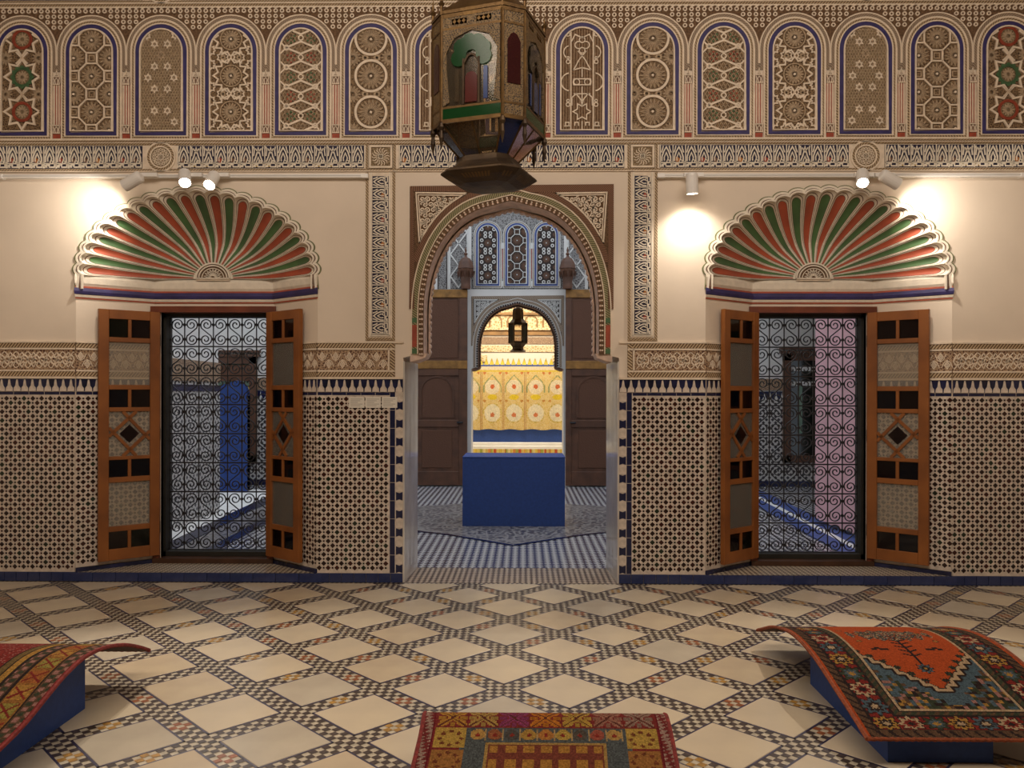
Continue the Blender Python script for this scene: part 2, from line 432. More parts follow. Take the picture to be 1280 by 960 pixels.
for a in range(-17, 18):
    for b in range(-2, 20):
        nx, ny = XC + a * P4, -.430 - b * P4
        if abs(nx - XC) > RW - .1: continue
        if (a + b) % 2:                       # a tile centre
            q = [rot45(x, y) for x, y in ((-TILE, -TILE), (TILE, -TILE), (TILE, TILE), (-TILE, TILE))]
            if b > 13 or abs(a) > 15:
                far_tiles.face([(nx + x, ny + y, 0) for x, y in q])
            elif ny + max(p[1] for p in q) <= YW:
                m = tmesh[random.choice((0, 0, 0, 1, 2, 2))]
                put('marble_tile', m, floor, Matrix.Translation((nx, ny, random.uniform(-.0006, .0006))) @ Matrix.Rotation(math.pi / 4, 4, 'Z'))
            else:
                cl = clip_y([(nx + x, ny + y) for x, y in q], YW)
                if len(cl) > 2:
                    t = MB(); t.face([(x, y, 0) for x, y in cl])
                    for p, r in zip(cl, cl[1:] + cl[:1]): t.face([(*p, -.006), (*r, -.006), (*r, 0), (*p, 0)])
                    add('marble_tile', t, 'marble', floor)
        else:                                 # a crossing and the two strips that leave it
            if ny > .2: continue
            hw = .0525
            inlay(nx, ny, -hw, hw, -hw, hw, -.0030, 0)
            for i in range(3):
                for j in range(3):
                    if (i + j) % 2 == 0: inlay(nx, ny, -hw + i * pc, -hw + i * pc + pc, -hw + j * pc, -hw + j * pc + pc, -.0012, 1)
            for d in (0, 1):
                L0, L1 = hw, .4837 - hw
                def rect(l0, l1, w0, w1, z, m):
                    if d == 0: inlay(nx, ny, l0, l1, w0, w1, z, m)
                    else: inlay(nx, ny, w0, w1, l0, l1, z, m)
                rect(L0, L1, -hw, hw, -.0030, 0)
                for sgn in (-1, 1): rect(L0, L1, sgn * (hw + .0050) - .0055, sgn * (hw + .0050) + .0055, -.0006, 4)
                n = 11; st = (L1 - L0) / n
                for i in range(n):
                    for j in range(3):
                        if (i + j) % 2 == 1:
                            mm = 1
                            if 4 <= i <= 6: mm = (2 if (a * 3 + b) % 4 else 3) if (a + 2 * b + d) % 3 else 1
                            rect(L0 + i * st, L0 + i * st + st, -hw + j * pc, -hw + j * pc + pc, -.0012, mm)
add('marble_tiles', far_tiles, 'marble', floor, kind='stuff')
# thin checked border along the wall
strip.face([(XC - RW, YW, -.002), (XC + RW, YW, -.002), (XC + RW, 0, -.002), (XC - RW, 0, -.002)], 0)
strip.face([(XC - RW, YW - .003, -.0005), (XC + RW, YW - .003, -.0005), (XC + RW, YW + .004, -.0005), (XC - RW, YW + .004, -.0005)], 4)
for k in range(int(2 * RW / .04)):
    x = XC - RW + k * .04; strip.face([(x, YW + .004, -.001), (x + .02, YW + .004, -.001), (x + .03, -.004, -.001), (x + .01, -.004, -.001)], 1)
add('mosaic_strip', strip, ['mosaic_cream', 'mosaic_black', 'mosaic_gold', 'mosaic_rust', 'mosaic_line'], floor, kind='stuff')

# ------------------------------------------------------------------ hall walls
wb = MB()
def niche_outline(sg):
    c = sg * NIC
    return [(c - NH, 0), (c - NH, SHZ - .14)] + [(c + u, z) for u, z in shell_rim()] + [(c + NH, SHZ - .14), (c + NH, 0)]
dc = door_curve(.05)
outline = [(-RW, 0)] + niche_outline(-1) + [(-DJ, 0), (-DJ, 1.90)] + dc + [(DJ, 1.90), (DJ, 0)] + niche_outline(1) + [(RW, 0), (RW, HC), (-RW, HC)]
wb.poly(outline, 0)
back = [(-RW - 1, 0)]
for sg in (-1, 1):
    nb = [(sg * NIC - .48, 0), (sg * NIC - .48, 2.34), (sg * NIC + .48, 2.34), (sg * NIC + .48, 0)]
    if sg == -1: back += nb + [(-.88, 0), (-.88, 1.9)] + door_curve(.06) + [(.88, 1.9), (.88, 0)]
    else: back += nb
back += [(RW + 1, 0), (RW + 1, HC), (-RW - 1, HC)]
wb.poly(back, -TH, 0)
# reveals of the doorway and of the niches
dpath = [(-DJ, 0), (-DJ, 1.90)] + dc + [(DJ, 1.90), (DJ, 0)]
bpath = [(-.88, 0), (-.88, 1.9)] + door_curve(.06) + [(.88, 1.9), (.88, 0)]
for k in range(len(dpath) - 1):
    a, b, c, d = dpath[k], dpath[k + 1], bpath[k + 1], bpath[k]
    wb.face([(a[0], 0, a[1]), (b[0], 0, b[1]), (c[0], TH, c[1]), (d[0], TH, d[1])])
for sg in (-1, 1):
    c = sg * NIC
    for e in (-1, 1):
        wb.face([(c + e * NH, 0, 0), (c + e * WH, NB, 0), (c + e * WH, NB, SHZ - .1), (c + e * NH, 0, SHZ - .1)])
        wb.face([(c + e * WH, NB, 0), (c + e * .48, NB + .001, 0), (c + e * .48, NB + .001, 2.5), (c + e * WH, NB, 2.5)])
        wb.face([(c + e * .485, NB, 0), (c + e * .485, TH, 0), (c + e * .485, TH, 2.4), (c + e * .485, NB, 2.4)])
    wb.face([(c - WH, NB, 2.33), (c + WH, NB, 2.33), (c + WH, NB, SHZ + .02), (c - WH, NB, SHZ + .02)])
    wb.face([(c - .48, NB, 2.34), (c + .48, NB, 2.34), (c + .48, TH, 2.34), (c - .48, TH, 2.34)])
    wb.face([(c - .48, NB, .08), (c + .48, NB, .08), (c + .48, TH, .08), (c - .48, TH, .08)])
wb.face([(-RW - 1, 0, HC), (RW + 1, 0, HC), (RW + 1, TH, HC), (-RW - 1, TH, HC)])
wall = add('wall_back', wb, 'plaster', kind='structure', matrix=T(XC))
for e in (-1, 1):
    b = MB(); b.box(min(e * DJ, e * (RW + 1)), max(e * DJ, e * (RW + 1)), .0, TH, -.11, .002); add('leak_block', b, 'grout', wall)  # unseen boxes added under the wall to block light leaking from the court
for nm, q in (('wall_left', (XC - RW - .2, XC - RW, -10.2, 0, -.1, HC)), ('wall_right', (XC + RW, XC + RW + .2, -10.2, 0, -.1, HC)),
              ('wall_front', (XC - RW - .2, XC + RW + .2, -10.4, -10.2, -.1, HC))):
    b = MB(); b.box(*q); add(nm, b, 'plaster', kind='structure')
b = MB(); b.box(XC - RW - .2, XC + RW + .2, -10.4, 0.0, HC, HC + .2); add('ceiling', b, 'ceiling_wood', kind='structure')

# ---- dado of cut tile, band of carved stucco, base tiles: one set for every stretch of wall
S_Z = .0375
diam = {}
def zellij(L, z0, z1, x_off=0.):
    b = MB()
    nx = int(L / S_Z) + 1
    for j in range(int((z1 - z0) / S_Z) + 1):
        for i in range(nx):
            x = (i + .5) * S_Z + x_off; z = z1 - (j + .5) * S_Z
            if x > L - .012 or z < z0 + .012 or x < .012: continue
            big = (i + j) % 2 == 0
            r = .0225 if big else .0105
            m = 0 if random.random() < .62 else (1 if random.random() < .75 else 2)
            q = [(x - r, z), (x, z - r), (x + r, z), (x, z + r)] if big else [(x - r * .75, z - r * .75), (x + r * .75, z - r * .75), (x + r * .75, z + r * .75), (x - r * .75, z + r * .75)]
            i0 = len(b.v); f = .86
            b.v += [(p[0], -.0105, p[1]) for p in q] + [(x + (p[0] - x) * f, -.0125, z + (p[1] - z) * f) for p in q]
            for k in range(4):
                b.f.append((i0 + k, i0 + (k + 1) % 4, i0 + 4 + (k + 1) % 4, i0 + 4 + k)); b.m.append(m); b.uv.append([(0, 0)] * 4)
            b.f.append((i0 + 4, i0 + 5, i0 + 6, i0 + 7)); b.m.append(m); b.uv.append([(0, 0)] * 4)
    return b
mer = MB(); mp = .066
mer.prism([(.004, 0), (mp - .004, 0), (mp - .006, .028), (mp - .020, .048), (mp - .026, .090), (mp / 2 + .004, .100), (mp / 2 - .004, .100), (.026, .090), (.020, .048), (.006, .028)], .006, .012)
merlon_mesh = mer.mesh('merlon_tile', ['tile_cream'])
_tiles = {}
def tile_mesh(wd, ht, mat, n0=.002, n1=.012):
    k = (round(wd, 4), round(ht, 4), mat, n1)
    if k not in _tiles:
        b = MB(); b.bevel_box(.0015, wd - .0015, -n1, -n0, .0015, ht - .0015, .002); _tiles[k] = b.mesh('tile', [mat])
    return _tiles[k]
def tile_row(name, par, L, z, ht, wd, mat, x0=0, n1=.012):
    n = max(1, round(L / wd)); wd = L / n
    for k in range(n): put(name, tile_mesh(wd, ht, mat, n1=n1), par, T(x0 + k * wd, 0, z))
def motif_run(b, x0, x1, z0, z1, kind):
    """carved stucco: rows of lozenges and scrolls"""
    H = z1 - z0; p = .098; n = max(1, int((x1 - x0) / p)); p = (x1 - x0) / n
    for k in range(n):
        x = x0 + (k + .5) * p; zc = (z0 + z1) / 2
        if kind == 0:
            for zz, xx in ((zc + H * .22, x - p * .25), (zc - H * .22, x + p * .25)):
                b.ribbon([(xx - .020, zz), (xx, zz + .030), (xx + .020, zz), (xx, zz - .030)], .008, .004, .010, 0, True)
                b.ribbon([(xx - .008, zz), (xx, zz + .012), (xx + .008, zz), (xx, zz - .012)], .006, .004, .011, 0, True)
                o = -1 if zz > zc else 1
                b.ribbon([(xx - .042, zz - o * .02), (xx - .024, zz + o * .022), (xx, zz + o * .040), (xx + .024, zz + o * .022), (xx + .042, zz - o * .02)], .006, .004, .009, 0)
        else:
            for e in (-1, 1):
                sp = [(x + e * (.024 + (.004 + .0028 * t) * math.cos(t * .8)), zc + (.004 + .0034 * t) * math.sin(t * .8) * e) for t in range(13)]
                b.ribbon(sp, .008, .004, .011, 0)
                b.ribbon([(x, zc - H * .42), (x + e * .018, zc - H * .2), (x + e * .006, zc), (x + e * .02, zc + H * .22), (x, zc + H * .42)], .007, .004, .010, 0)
                b.ribbon([(x + e * p * .48, zc - H * .45), (x + e * p * .25, zc - H * .3), (x + e * p * .45, zc - H * .1)], .007, .004, .010, 0)
                b.ribbon([(x + e * p * .48, zc + H * .45), (x + e * p * .25, zc + H * .3), (x + e * p * .45, zc + H * .12)], .007, .004, .010, 0)
def dado(A, B, kind=0, zbase=.08, base='tile_navy', frame_l=False, frame_r=False, basew=.1, ends=(False, False)):
    A, B = Vector((*A, 0)), Vector((*B, 0)); L = (B - A).length; d = (B - A) / L
    Mx = Matrix(((d.x, -d.y, 0, A.x), (d.y, d.x, 0, A.y), (0, 0, 1, 0), (0, 0, 0, 1)))
    b = MB(); b.box(.001, L - .001, -.010, 0, zbase, 1.722, 0)
    pnl = add('dado_panel', b, 'tile_cream', wall, matrix=Mx)
    fw = .112
    l0 = fw if frame_l else .0; l1 = L - (fw if frame_r else 0)
    z = zellij(l1 - l0, zbase + .025, 1.568)
    add('zellij_tiles', z, ['tile_dark', 'tile_maroon', 'tile_green'], pnl, matrix=T(l0), kind='stuff')
    b = MB(); b.box(.001, L - .001, -.0112, -.010, 1.610, 1.720); add('merlon_ground', b, 'tile_navy', pnl)
    n = max(1, round(L / mp)); sc = L / (n * mp)
    for k in range(n): put('merlon_tile', merlon_mesh, pnl, T(k * mp * sc, -.006, 1.611) @ Matrix.Scale(sc, 4, (1, 0, 0)))
    tile_row('row_tile', pnl, l1 - l0, 1.580, .028, .13, 'tile_navy', l0)
    if zbase > .05: tile_row('base_tile', pnl, L, 0, .080, basew, 'tile_blue', 0, .013)
    for on, x0 in ((frame_l, 0), (frame_r, L - fw)):
        if not on: continue
        xi, xo = (x0, x0 + .06) if on is frame_r and x0 > 0 else (x0 + .06, x0)
        xn = x0 if x0 > 0 else x0 + .062; xa = x0 + .052 if x0 > 0 else x0
        for k in range(10): put('frame_tile', tile_mesh(.046, .1528, 'tile_navy'), pnl, T(xn, 0, .081 + k * .1528))
        hgt = 1.528 / 20
        for k in range(20):
            q = MB(); e = 1 if k % 2 else -1
            q.prism([(.002, .002), (.030, .002 - .010 * e * 0), (.058, .002), (.058, hgt - .002), (.030, hgt + .010 * e - .002), (.002, hgt - .002)] if k % 2 else
                    [(.002, .002), (.030, .012), (.058, .002), (.058, hgt - .002), (.030, hgt - .012), (.002, hgt - .002)], .002, .013)
            add('zigzag_tile', q, 'tile_navy' if k % 2 == 0 else 'tile_cream', pnl, matrix=T(xa, 0, .081 + k * hgt))
    # stucco band
    x0, x1 = (.07 if frame_l else 0), L - (.07 if frame_r else 0)
    b = MB(); b.box(x0, x1, -.004, .0, 1.735, 2.025, 0); band = add('stucco_band', b, 'carved_band', wall, matrix=Mx)
    b = MB(); motif_run(b, x0 + .01 + (.06 if frame_l else 0), x1 - .01 - (.06 if frame_r else 0), 1.80, 1.955, kind); add('carved_relief', b, 'stucco', band, kind='stuff')
    b = MB()
    for zz in (2.001, 1.759): b.ribbon([(x0, zz), (x1, zz)], .040, .004, .010)
    if frame_l: b.ribbon([(x0 + .02, 1.74), (x0 + .02, 2.02)], .040, .004, .0105)
    if frame_r: b.ribbon([(x1 - .02, 1.74), (x1 - .02, 2.02)], .040, .004, .0105)
    add('rope_border', b, 'rope', band)
    b = MB()
    for zz in (1.972, 1.787): b.ribbon([(x0, zz), (x1, zz)], .014, .004, .013)
    if frame_l: b.ribbon([(x0 + .052, 1.787), (x0 + .052, 1.972)], .014, .004, .013)
    if frame_r: b.ribbon([(x1 - .052, 1.787), (x1 - .052, 1.972)], .014, .004, .013)
    b.box(.0, L, -.022, 0, 1.718, 1.736); b.box(0, L, -.016, 0, 2.022, 2.036)
    add('fillet', b, 'stucco', band)
for sg in (-1, 1):
    c = sg * NIC
    if sg < 0: dado((-RW, 0), (c - NH, 0), 1)
    else: dado((c + NH, 0), (RW, 0), 1)
    dado((c - NH, 0), (c - WH, NB), 0, zbase=.115)
    dado((c + WH, NB), (c + NH, 0), 0, zbase=.115)
    if sg < 0: dado((c + NH, 0), (-DJ, 0), 0, frame_r=True)
    else: dado((DJ, 0), (c - NH, 0), 1, frame_l=True)
    # step of the window niche
    b = MB(); zt = .078
    b.face([(c - NH - .04, -.012, zt), (c + NH + .04, -.012, zt), (c + NH + .02, .0, zt), (c + WH, NB, zt), (c + WH, NB + .1, zt), (c - WH, NB + .1, zt), (c - WH, NB, zt), (c - NH - .02, 0, zt)])
    st = add('niche_step', b, 'step_mosaic', wall)
    b = MB(); b.box(c - NH - .04, c + NH + .04, -.006, .0, 0, zt); add('step_bed', b, 'grout', st)
    n = 11; wd = 2 * (NH + .04) / n
    for k in range(n): put('base_tile', tile_mesh(wd, .078, 'tile_blue', n1=.018), st, T(c - NH - .04 + k * wd))
    for e in (-1, 1):
        p0, p1 = Vector((c + e * NH, 0, 0)), Vector((c + e * WH, NB, 0)); dd = (p1 - p0).normalized(); nn = Vector((dd.y, -dd.x, 0)) * (1 if e < 0 else -1)
        b = MB(); q = [p0, p1, p1 + nn * .022, p0 + nn * .022]
        b.loft([[(v.x, v.y, zt) for v in q], [(v.x, v.y, zt + .034) for v in q]], caps=True); add('kerb', b, 'tile_navy', st)

# ---- kufic frieze units
UW, UH = .1055, .19
def unit(variant):
    b = MB(); b.box(0, UW, -.003, 0, 0, UH, 1)
    R = lambda p, w=.0085, h=.012: b.ribbon(p, w * 1.25, .003, h, 0)
    R([(.006, 0), (.006, UH)], .006); R([(0, .040), (UW, .040)], .007)
    if variant != 2:
        R([(.018, .052), (.019, .09), (.034, .135), (.055, .172), (.076, .135), (.091, .09), (.092, .052)])
        R([(.040, .055), (.038, .085), (.055, .125), (.072, .085), (.066, .06)], .007)
        R([(.015, .125), (.026, .160), (.030, .182)], .007); R([(.096, .125), (.084, .160), (.080, .182)], .007)
    else:
        R([(.018, .052), (.036, .095), (.055, .172), (.074, .095), (.092, .052)])
        R([(.030, .165), (.055, .128), (.080, .165)], .007); R([(.038, .048), (.055, .09), (.072, .048)], .007)
        R([(.016, .10), (.022, .15), (.016, .18)], .007); R([(.095, .10), (.089, .15), (.095, .18)], .007)
    b.ring(.072, .052, .012, .007, .003, .013, 0, 10)
    R([(.010, .012), (.030, .012), (.030, .028), (.052, .028), (.052, .010), (.098, .010), (.098, .05)], .008)
    b.disc(.020, .024, .006, .003, .012, 0, 6)
    if variant in (1, 3, 4): b.disc(.046, .066, .020, .003, .0075, 2, 8); b.box(.03, .05, -.006, -.003, .07, .09, 2)
    if variant == 2: b.box(.012, .05, -.006, -.003, .012, .032, 2)
    return b
umesh = []
for v, acc in ((0, 'navy_paint'), (1, 'red_paint'), (2, 'yellow_paint'), (3, 'orange_paint'), (4, 'brown_line')):
    umesh.append(unit(v).mesh('frieze_unit', ['stucco_pale', 'navy_ground', acc]))
def upick(k): return umesh[(0, 1, 0, 2, 3, 0, 4, 1, 2, 0, 3, 4, 0)[(k * 5 + k // 7) % 13]]

def frieze(z0, sqs, meds, lo=-RW):
    b = MB(); b.box(-RW, RW, -.002, 0, z0, z0 + .235, 0); fr = add('frieze', b, 'stucco', wall)
    stops = sorted([(u - .125, u + .125) for u in sqs] + [(u - .124, u + .124) for u in meds])
    x = -RW; gaps = []
    for a, c in stops: gaps.append((x, a)); x = c
    gaps.append((x, RW))
    kk = 0
    for a, c in gaps:
        if c > RW - .01 : a2, c2 = a, c
        n = int((c - a - .02) / UW); off = a + ((c - a) - n * UW) / 2
        for k in range(n):
            xx = off + k * UW
            put('frieze_unit', upick(kk), fr, T(xx, -.002, z0 + .0225))
            kk += 1
    b = MB()
    for a, c in gaps:
        for zz in (z0 + .008, z0 + .228): b.ribbon([(a, zz), (c, zz)], .016, .002, .010, 0)
    for u in meds:
        for zz in (z0 + .008, z0 + .228): b.ribbon([(u - .124, zz), (u + .124, zz)], .016, .002, .008, 0)
    for u in sqs:
        for zz in (z0 + .008, z0 + .228): b.ribbon([(u - .125, zz), (u + .125, zz)], .016, .002, .010, 0)
        for e in (-.118, .118): b.ribbon([(u + e, z0), (u + e, z0 + .236)], .016, .002, .0105, 0)
    add('rope_border', b, 'rope_fine', fr)
    for u in sqs:
        b = MB(); b.box(u - .105, u + .105, -.005, 0, z0 + .02, z0 + .216, 1); zc = z0 + .118
        b.ribbon([(u - .090, zc - .088), (u + .090, zc - .088), (u + .090, zc + .088), (u - .090, zc + .088)], .016, .005, .014, 0, True)
        for k in range(4):
            a = math.pi / 4 + k * math.pi / 2; b.ring(u + .013 * math.cos(a), zc + .013 * math.sin(a), .010, .006, .005, .012, 2, 8)
        for k in range(16):
            a = k * math.pi / 8; b.ribbon([(u + .03 * math.cos(a), zc + .03 * math.sin(a)), (u + .06 * math.cos(a + .2), zc + .06 * math.sin(a + .2)), (u + .075 * math.cos(a), zc + .075 * math.sin(a))], .006, .005, .010, 3)
        add('square_boss', b, ['stucco', 'carved_fine', 'stucco_pale', 'stucco'], fr)
    for u in meds:
        b = MB(); zc = z0 + .118
        b.disc(u, zc, .118, 0, .006, 1, 32)
        b.ring(u, zc, .122, .014, .0, .014, 0, 32); b.ring(u, zc, .104, .020, .004, .011, 4, 32); b.ring(u, zc, .088, .012, .004, .014, 0, 32)
        for q in range(3):
            n = (8, 8, 16)[q]; r = (.016, .036, .062)[q]
            for k in range(n):
                a = (k + q * .5) * 2 * math.pi / n
                b.ring(u + r * math.cos(a), zc + r * math.sin(a), (.007, .011, .010)[q], .005, .006, .012, 0, 7)
        add('medallion', b, ['stucco', 'carved_fine', 'stucco', 'stucco', 'rope_fine'], fr)
frieze(3.478, (-1.103, 1.103), (-2.97, 2.97))
frieze(4.905, (), (-2.97, 2.97))

# ---- kufic pilasters beside the doorway
for sg in (-1, 1):
    u = sg * 1.105; z0, z1 = 2.045, 3.462
    b = MB(); b.box(u - .125, u + .125, -.004, 0, z0, z1); pil = add('kufic_pilaster', b, 'stucco', wall)
    n = 13; p = (z1 - z0 - .08) / n
    for k in range(n):
        Mx = T(u + .068, -.004, z0 + .05 + k * p) @ Matrix(((0, 0, -1, 0), (0, 1, 0, 0), (1, 0, 0, 0), (0, 0, 0, 1))) @ Matrix.Diagonal((p / UW, 1, .136 / UH, 1))
        put('kufic_unit', upick(k + (3 if sg > 0 else 0)), pil, Mx)
    b = MB()
    for e in (-.113, .113): b.ribbon([(u + e, z0), (u + e, z1)], .022, .004, .011)
    b.ribbon([(u - .124, z0 + .012), (u + .124, z0 + .012)], .022, .004, .0105)
    add('rope_border', b, 'rope', pil)
    b = MB()
    for e in (-.078, .078): b.ribbon([(u + e, z0 + .04), (u + e, z1)], .010, .004, .014)
    b.ribbon([(u - .083, z0 + .040), (u + .083, z0 + .040)], .010, .004, .014)
    add('fillet', b, 'stucco_pale', pil)

# ---- arched stucco panels
PP = .5934; PZ0, PZS, PA, PRISE = 3.821, 4.49, .175, .185
ZS = PZS - PZ0
def panel_out(off, n=18):
    A, B, zs, zb = PA + off, PRISE + off, ZS, 0.
    return [(-A, zb - off)] + [(-A * math.cos(math.pi * k / n), zs + B * math.sin(math.pi * k / n)) for k in range(n + 1)] + [(A, zb - off)]
def in_panel(x, z, m=.004):
    if z < -m or abs(x) > PA + m: return False
    if z <= ZS: return True
    return (x / (PA + m)) ** 2 + ((z - ZS) / (PRISE + m)) ** 2 <= 1
def pattern(kind):
    b = MB()
    def st(pts, wd, m=0, h=.013, closed=False):
        for r in clipped(dense(pts, .012, closed), in_panel): b.ribbon(r, wd, .002, h, m)
    def rosette(x, z, r, n, m=1, dot=True):
        for k in range(n):
            a = 2 * math.pi * k / n; g = math.pi / n
            st([(x + .18 * r * math.cos(a), z + .18 * r * math.sin(a)), (x + .62 * r * math.cos(a + g * .55), z + .62 * r * math.sin(a + g * .55)), (x + r * math.cos(a), z + r * math.sin(a))], .0055, m, .009)
            st([(x + .18 * r * math.cos(a), z + .18 * r * math.sin(a)), (x + .62 * r * math.cos(a - g * .55), z + .62 * r * math.sin(a - g * .55)), (x + r * math.cos(a), z + r * math.sin(a))], .0055, m, .009)
        if dot and in_panel(x, z): b.disc(x, z, .011, .002, .014, 0, 8)
    if kind == 'octagon':
        p = .305; R = p / 2 * math.sqrt(2) / 2 / math.cos(math.pi / 8)
        for j in range(-1, 5):
            for (x, z) in ((0, .155 + j * p), (-p / 2, .155 + (j + .5) * p), (p / 2, .155 + (j + .5) * p)):
                if x == 0: st([(x + R * math.cos(math.pi / 8 + k * math.pi / 4), z + R * math.sin(math.pi / 8 + k * math.pi / 4)) for k in range(8)], .013, 0, .014, True)
                else:
                    e = 1 if x > 0 else -1; ap = R * math.cos(math.pi / 8); hf = R * math.sin(math.pi / 8)
                    st([(x - e * ap, z - hf), (x - e * ap, z + hf)], .013, 0, .014)
                    for v in (-1, 1): st([(x - e * hf, z + v * ap), (x + e * hf, z + v * ap)], .013, 0, .014)
                rosette(x, z, R * .80, 16)
            for (x, z) in ((0, .155 + (j + .5) * p), (-p / 2, .155 + j * p), (p / 2, .155 + j * p)):
                for q in (.022,): st([(x - q, z - q), (x + q, z - q), (x + q, z + q), (x - q, z + q)], .007, 1, .009, True)
    elif kind == 'circles':
        for z in (.150, .455, .765):
            st(circ(0, z, .130, 40), .020, 0, .016); rosette(0, z, .115, 18)
        for z in (.302, .61, -.01):
            for e in (-1, 1): rosette(e * .155, z, .075, 14, 1, False); rosette(e * .05, z, .035, 10, 1, False)
    elif kind == 'chain':
        for j in range(6):
            z = .035 + j * .165
            st([(-.125, z), (0, z + .052), (.125, z), (0, z - .052)], .016, 0, .015, True)
            for e in (-1, 1): st(circ(e * .122, z, .020, 12), .010, 0, .016)
            st(circ(0, z + .083, .020, 12), .010, 0, .016)
            for e in (-1, 1): st([(e * .175, z + .05), (e * .125, z)], .012, 0, .013); st([(e * .175, z - .05), (e * .125, z)], .012, 0, .013)
        for i in range(-10, 11):
            st([(i * .034 - .2, -.02), (i * .034 + .3, .85)], .0045, 1, .008); st([(i * .034 + .2, -.02), (i * .034 - .3, .85)], .0045, 1, .008)
        for j in range(6):
            z = .035 + (j + .5) * .165
            for e in (-1, 1):
                for (dx, dz) in ((0, 0), (.028, .02), (-.028, .02), (.028, -.02), (-.028, -.02), (0, .038), (0, -.038)):
                    x = e * .085 + dx
                    if in_panel(x, z + dz, -.015): b.disc(x, z + dz, .0085, .002, .010, 2 if j % 2 else 3, 6)
    elif kind == 'sparse':
        for i in range(-16, 17): st([(i * .024 - .22, -.02), (i * .024 + .22, .85)], .005, 1, .008); st([(i * .024 + .22, -.02), (i * .024 - .22, .85)], .005, 1, .008)
        for (x, z) in ((-.055, .73), (.055, .73), (-.055, .54), (.055, .54), (-.11, .445), (.11, .445), (-.055, .35), (.055, .35), (-.055, .165), (.055, .165), (-.115, .07), (.115, .07), (-.12, .80), (.12, .80)):
            st(star(x, z, .030, .016, 6, .5), .010, 0, .015, True)
        for z in (.26, .635): st(star(0, z, .04, .02, 8), .008, 1, .012, True)
    elif kind == 'rosettes':
        for z in (.155, .46, .77):
            rosette(0, z, .085, 18); st(circ(0, z, .090, 30), .008, 1, .011)
            st(star(0, z, .150, .112, 12, 0), .013, 0, .015, True)
        for z in (.307, .615, 0):
            for e in (-1, 1):
                st(star(e * .068, z, .050, .036, 8, .39), .010, 0, .014, True); rosette(e * .068, z, .030, 8, 1, False)
                st(star(e * .175, z + .06, .045, .030, 8), .010, 0, .013, True); st(star(e * .175, z - .06, .045, .030, 8), .010, 0, .013, True)
    elif kind == 'bigstars':
        for z, mm in ((.160, 2), (.455, 3), (.775, 2)):
            b.disc(0, z, .062, .002, .006, 4, 20)
            for r in (.070, .079): st(circ(0, z, r, 32), .012, mm, .012)
            if mm == 3:
                for k in range(12): b.disc(.082 * math.cos(k * math.pi / 6), z + .082 * math.sin(k * math.pi / 6), .018, .002, .011, 3, 8)
            rosette(0, z, .055, 12, 1, False)
            st(star(0, z, .150, .100, 8), .016, 0, .015, True)
        for z in (.307, .615):
            st([(-.05, z - .05), (.05, z + .05)], .014, 0, .015); st([(-.05, z + .05), (.05, z - .05)], .014, 0, .015)
            for e in (-1, 1): rosette(e * .14, z, .06, 12, 1, False)
    elif kind == 'rings':
        for j in range(4):
            z = .14 + j * .29
            rosette(0, z, .07, 14)
            for k in range(8):
                a = math.pi / 8 + k * math.pi / 4; x, zz = .112 * math.cos(a) * 1.05, z + .125 * math.sin(a)
                st(circ(x, zz, .024, 12), .016, 0, .015)
            for e in (-1, 1): rosette(e * .155, z + .145, .045, 10, 1, False)
    elif kind == 'arabesque':
        for e in (-1, 1):
            st([(e * .095, 0), (e * .095, .85)], .009); st([(e * .150, .03), (e * .150, .03), (e * .095, .03)], .008)
            st(circ(e * .10, .40, .075, 24, -1.4, 1.4) if e > 0 else circ(e * .10, .40, .075, 24, math.pi - 1.4, math.pi + 1.4), .010)
            for z in (.21, .57, .80): st(circ(e * .118, z, .016, 12), .008); st(circ(e * .118, z + .032, .011, 10), .007)
            st(circ(e * .10, .65, .055, 20, -1.3, 1.3) if e > 0 else circ(e * .10, .65, .055, 20, math.pi - 1.3, math.pi + 1.3), .009)
            st([(e * .14, .03), (e * .14, .06), (e * .11, .06), (e * .11, .03)], .008); st([(e * .06, .03), (e * .06, .06), (e * .03, .06), (e * .03, .03)], .008)
            st([(e * .085, .27), (e * .05, .30), (e * .01, .25), (0, .20)], .009); st([(e * .085, .20), (e * .085, .27)], .008)
            if e > 0: st(star(0, .15, .075, .045, 6), .009, closed=True)
            st([(e * .005, .30), (e * .07, .30)], .008); st([(0, .52), (e * .075, .50)], .010)
            st([(0, .62), (e * .03, .58), (e * .055, .53), (e * .075, .50)], .009); st([(0, .62), (e * .035, .66)], .009)
            st(circ(e * .03, .71, .030, 14, -1.8, 1.8) if e > 0 else circ(e * .03, .71, .030, 14, math.pi - 1.8, math.pi + 1.8), .009)
            st([(0, .77), (e * .06, .80), (e * .09, .74)], .009); st(circ(e * .045, .40, .025, 14), .008)
        st(circ(0, .755, .024, 14), .009); st(circ(0, .665, .024, 14), .009)
        st([(-.07, .425), (.07, .425), (.075, .40), (.07, .375), (-.07, .375), (-.075, .40)], .009, 0, .014, True)
        st([(0, 0), (0, .07)], .009); st([(0, .24), (0, .36)], .009); st([(0, .44), (0, .52)], .009)
        for i in range(-16, 17): st([(i * .022, -.02), (i * .022, .85)], .0035, 1, .006)
    return b
ORDER = ['bigstars', 'octagon', 'sparse', 'rosettes', 'chain', 'circles', 'arabesque', 'octagon', 'arabesque', 'circles', 'chain', 'rosettes', 'sparse', 'octagon', 'bigstars']
GROUND = {'sparse': 'carved_fine', 'arabesque': 'stucco_ground'}
LAT = ['stucco', 'stucco', 'red_paint', 'green_paint', 'carved_fine']
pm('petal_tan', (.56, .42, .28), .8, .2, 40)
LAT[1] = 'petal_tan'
_pat = {}; _pbase = {}
def wide(pts, zmin): return [p for p in pts if p[1] > zmin]
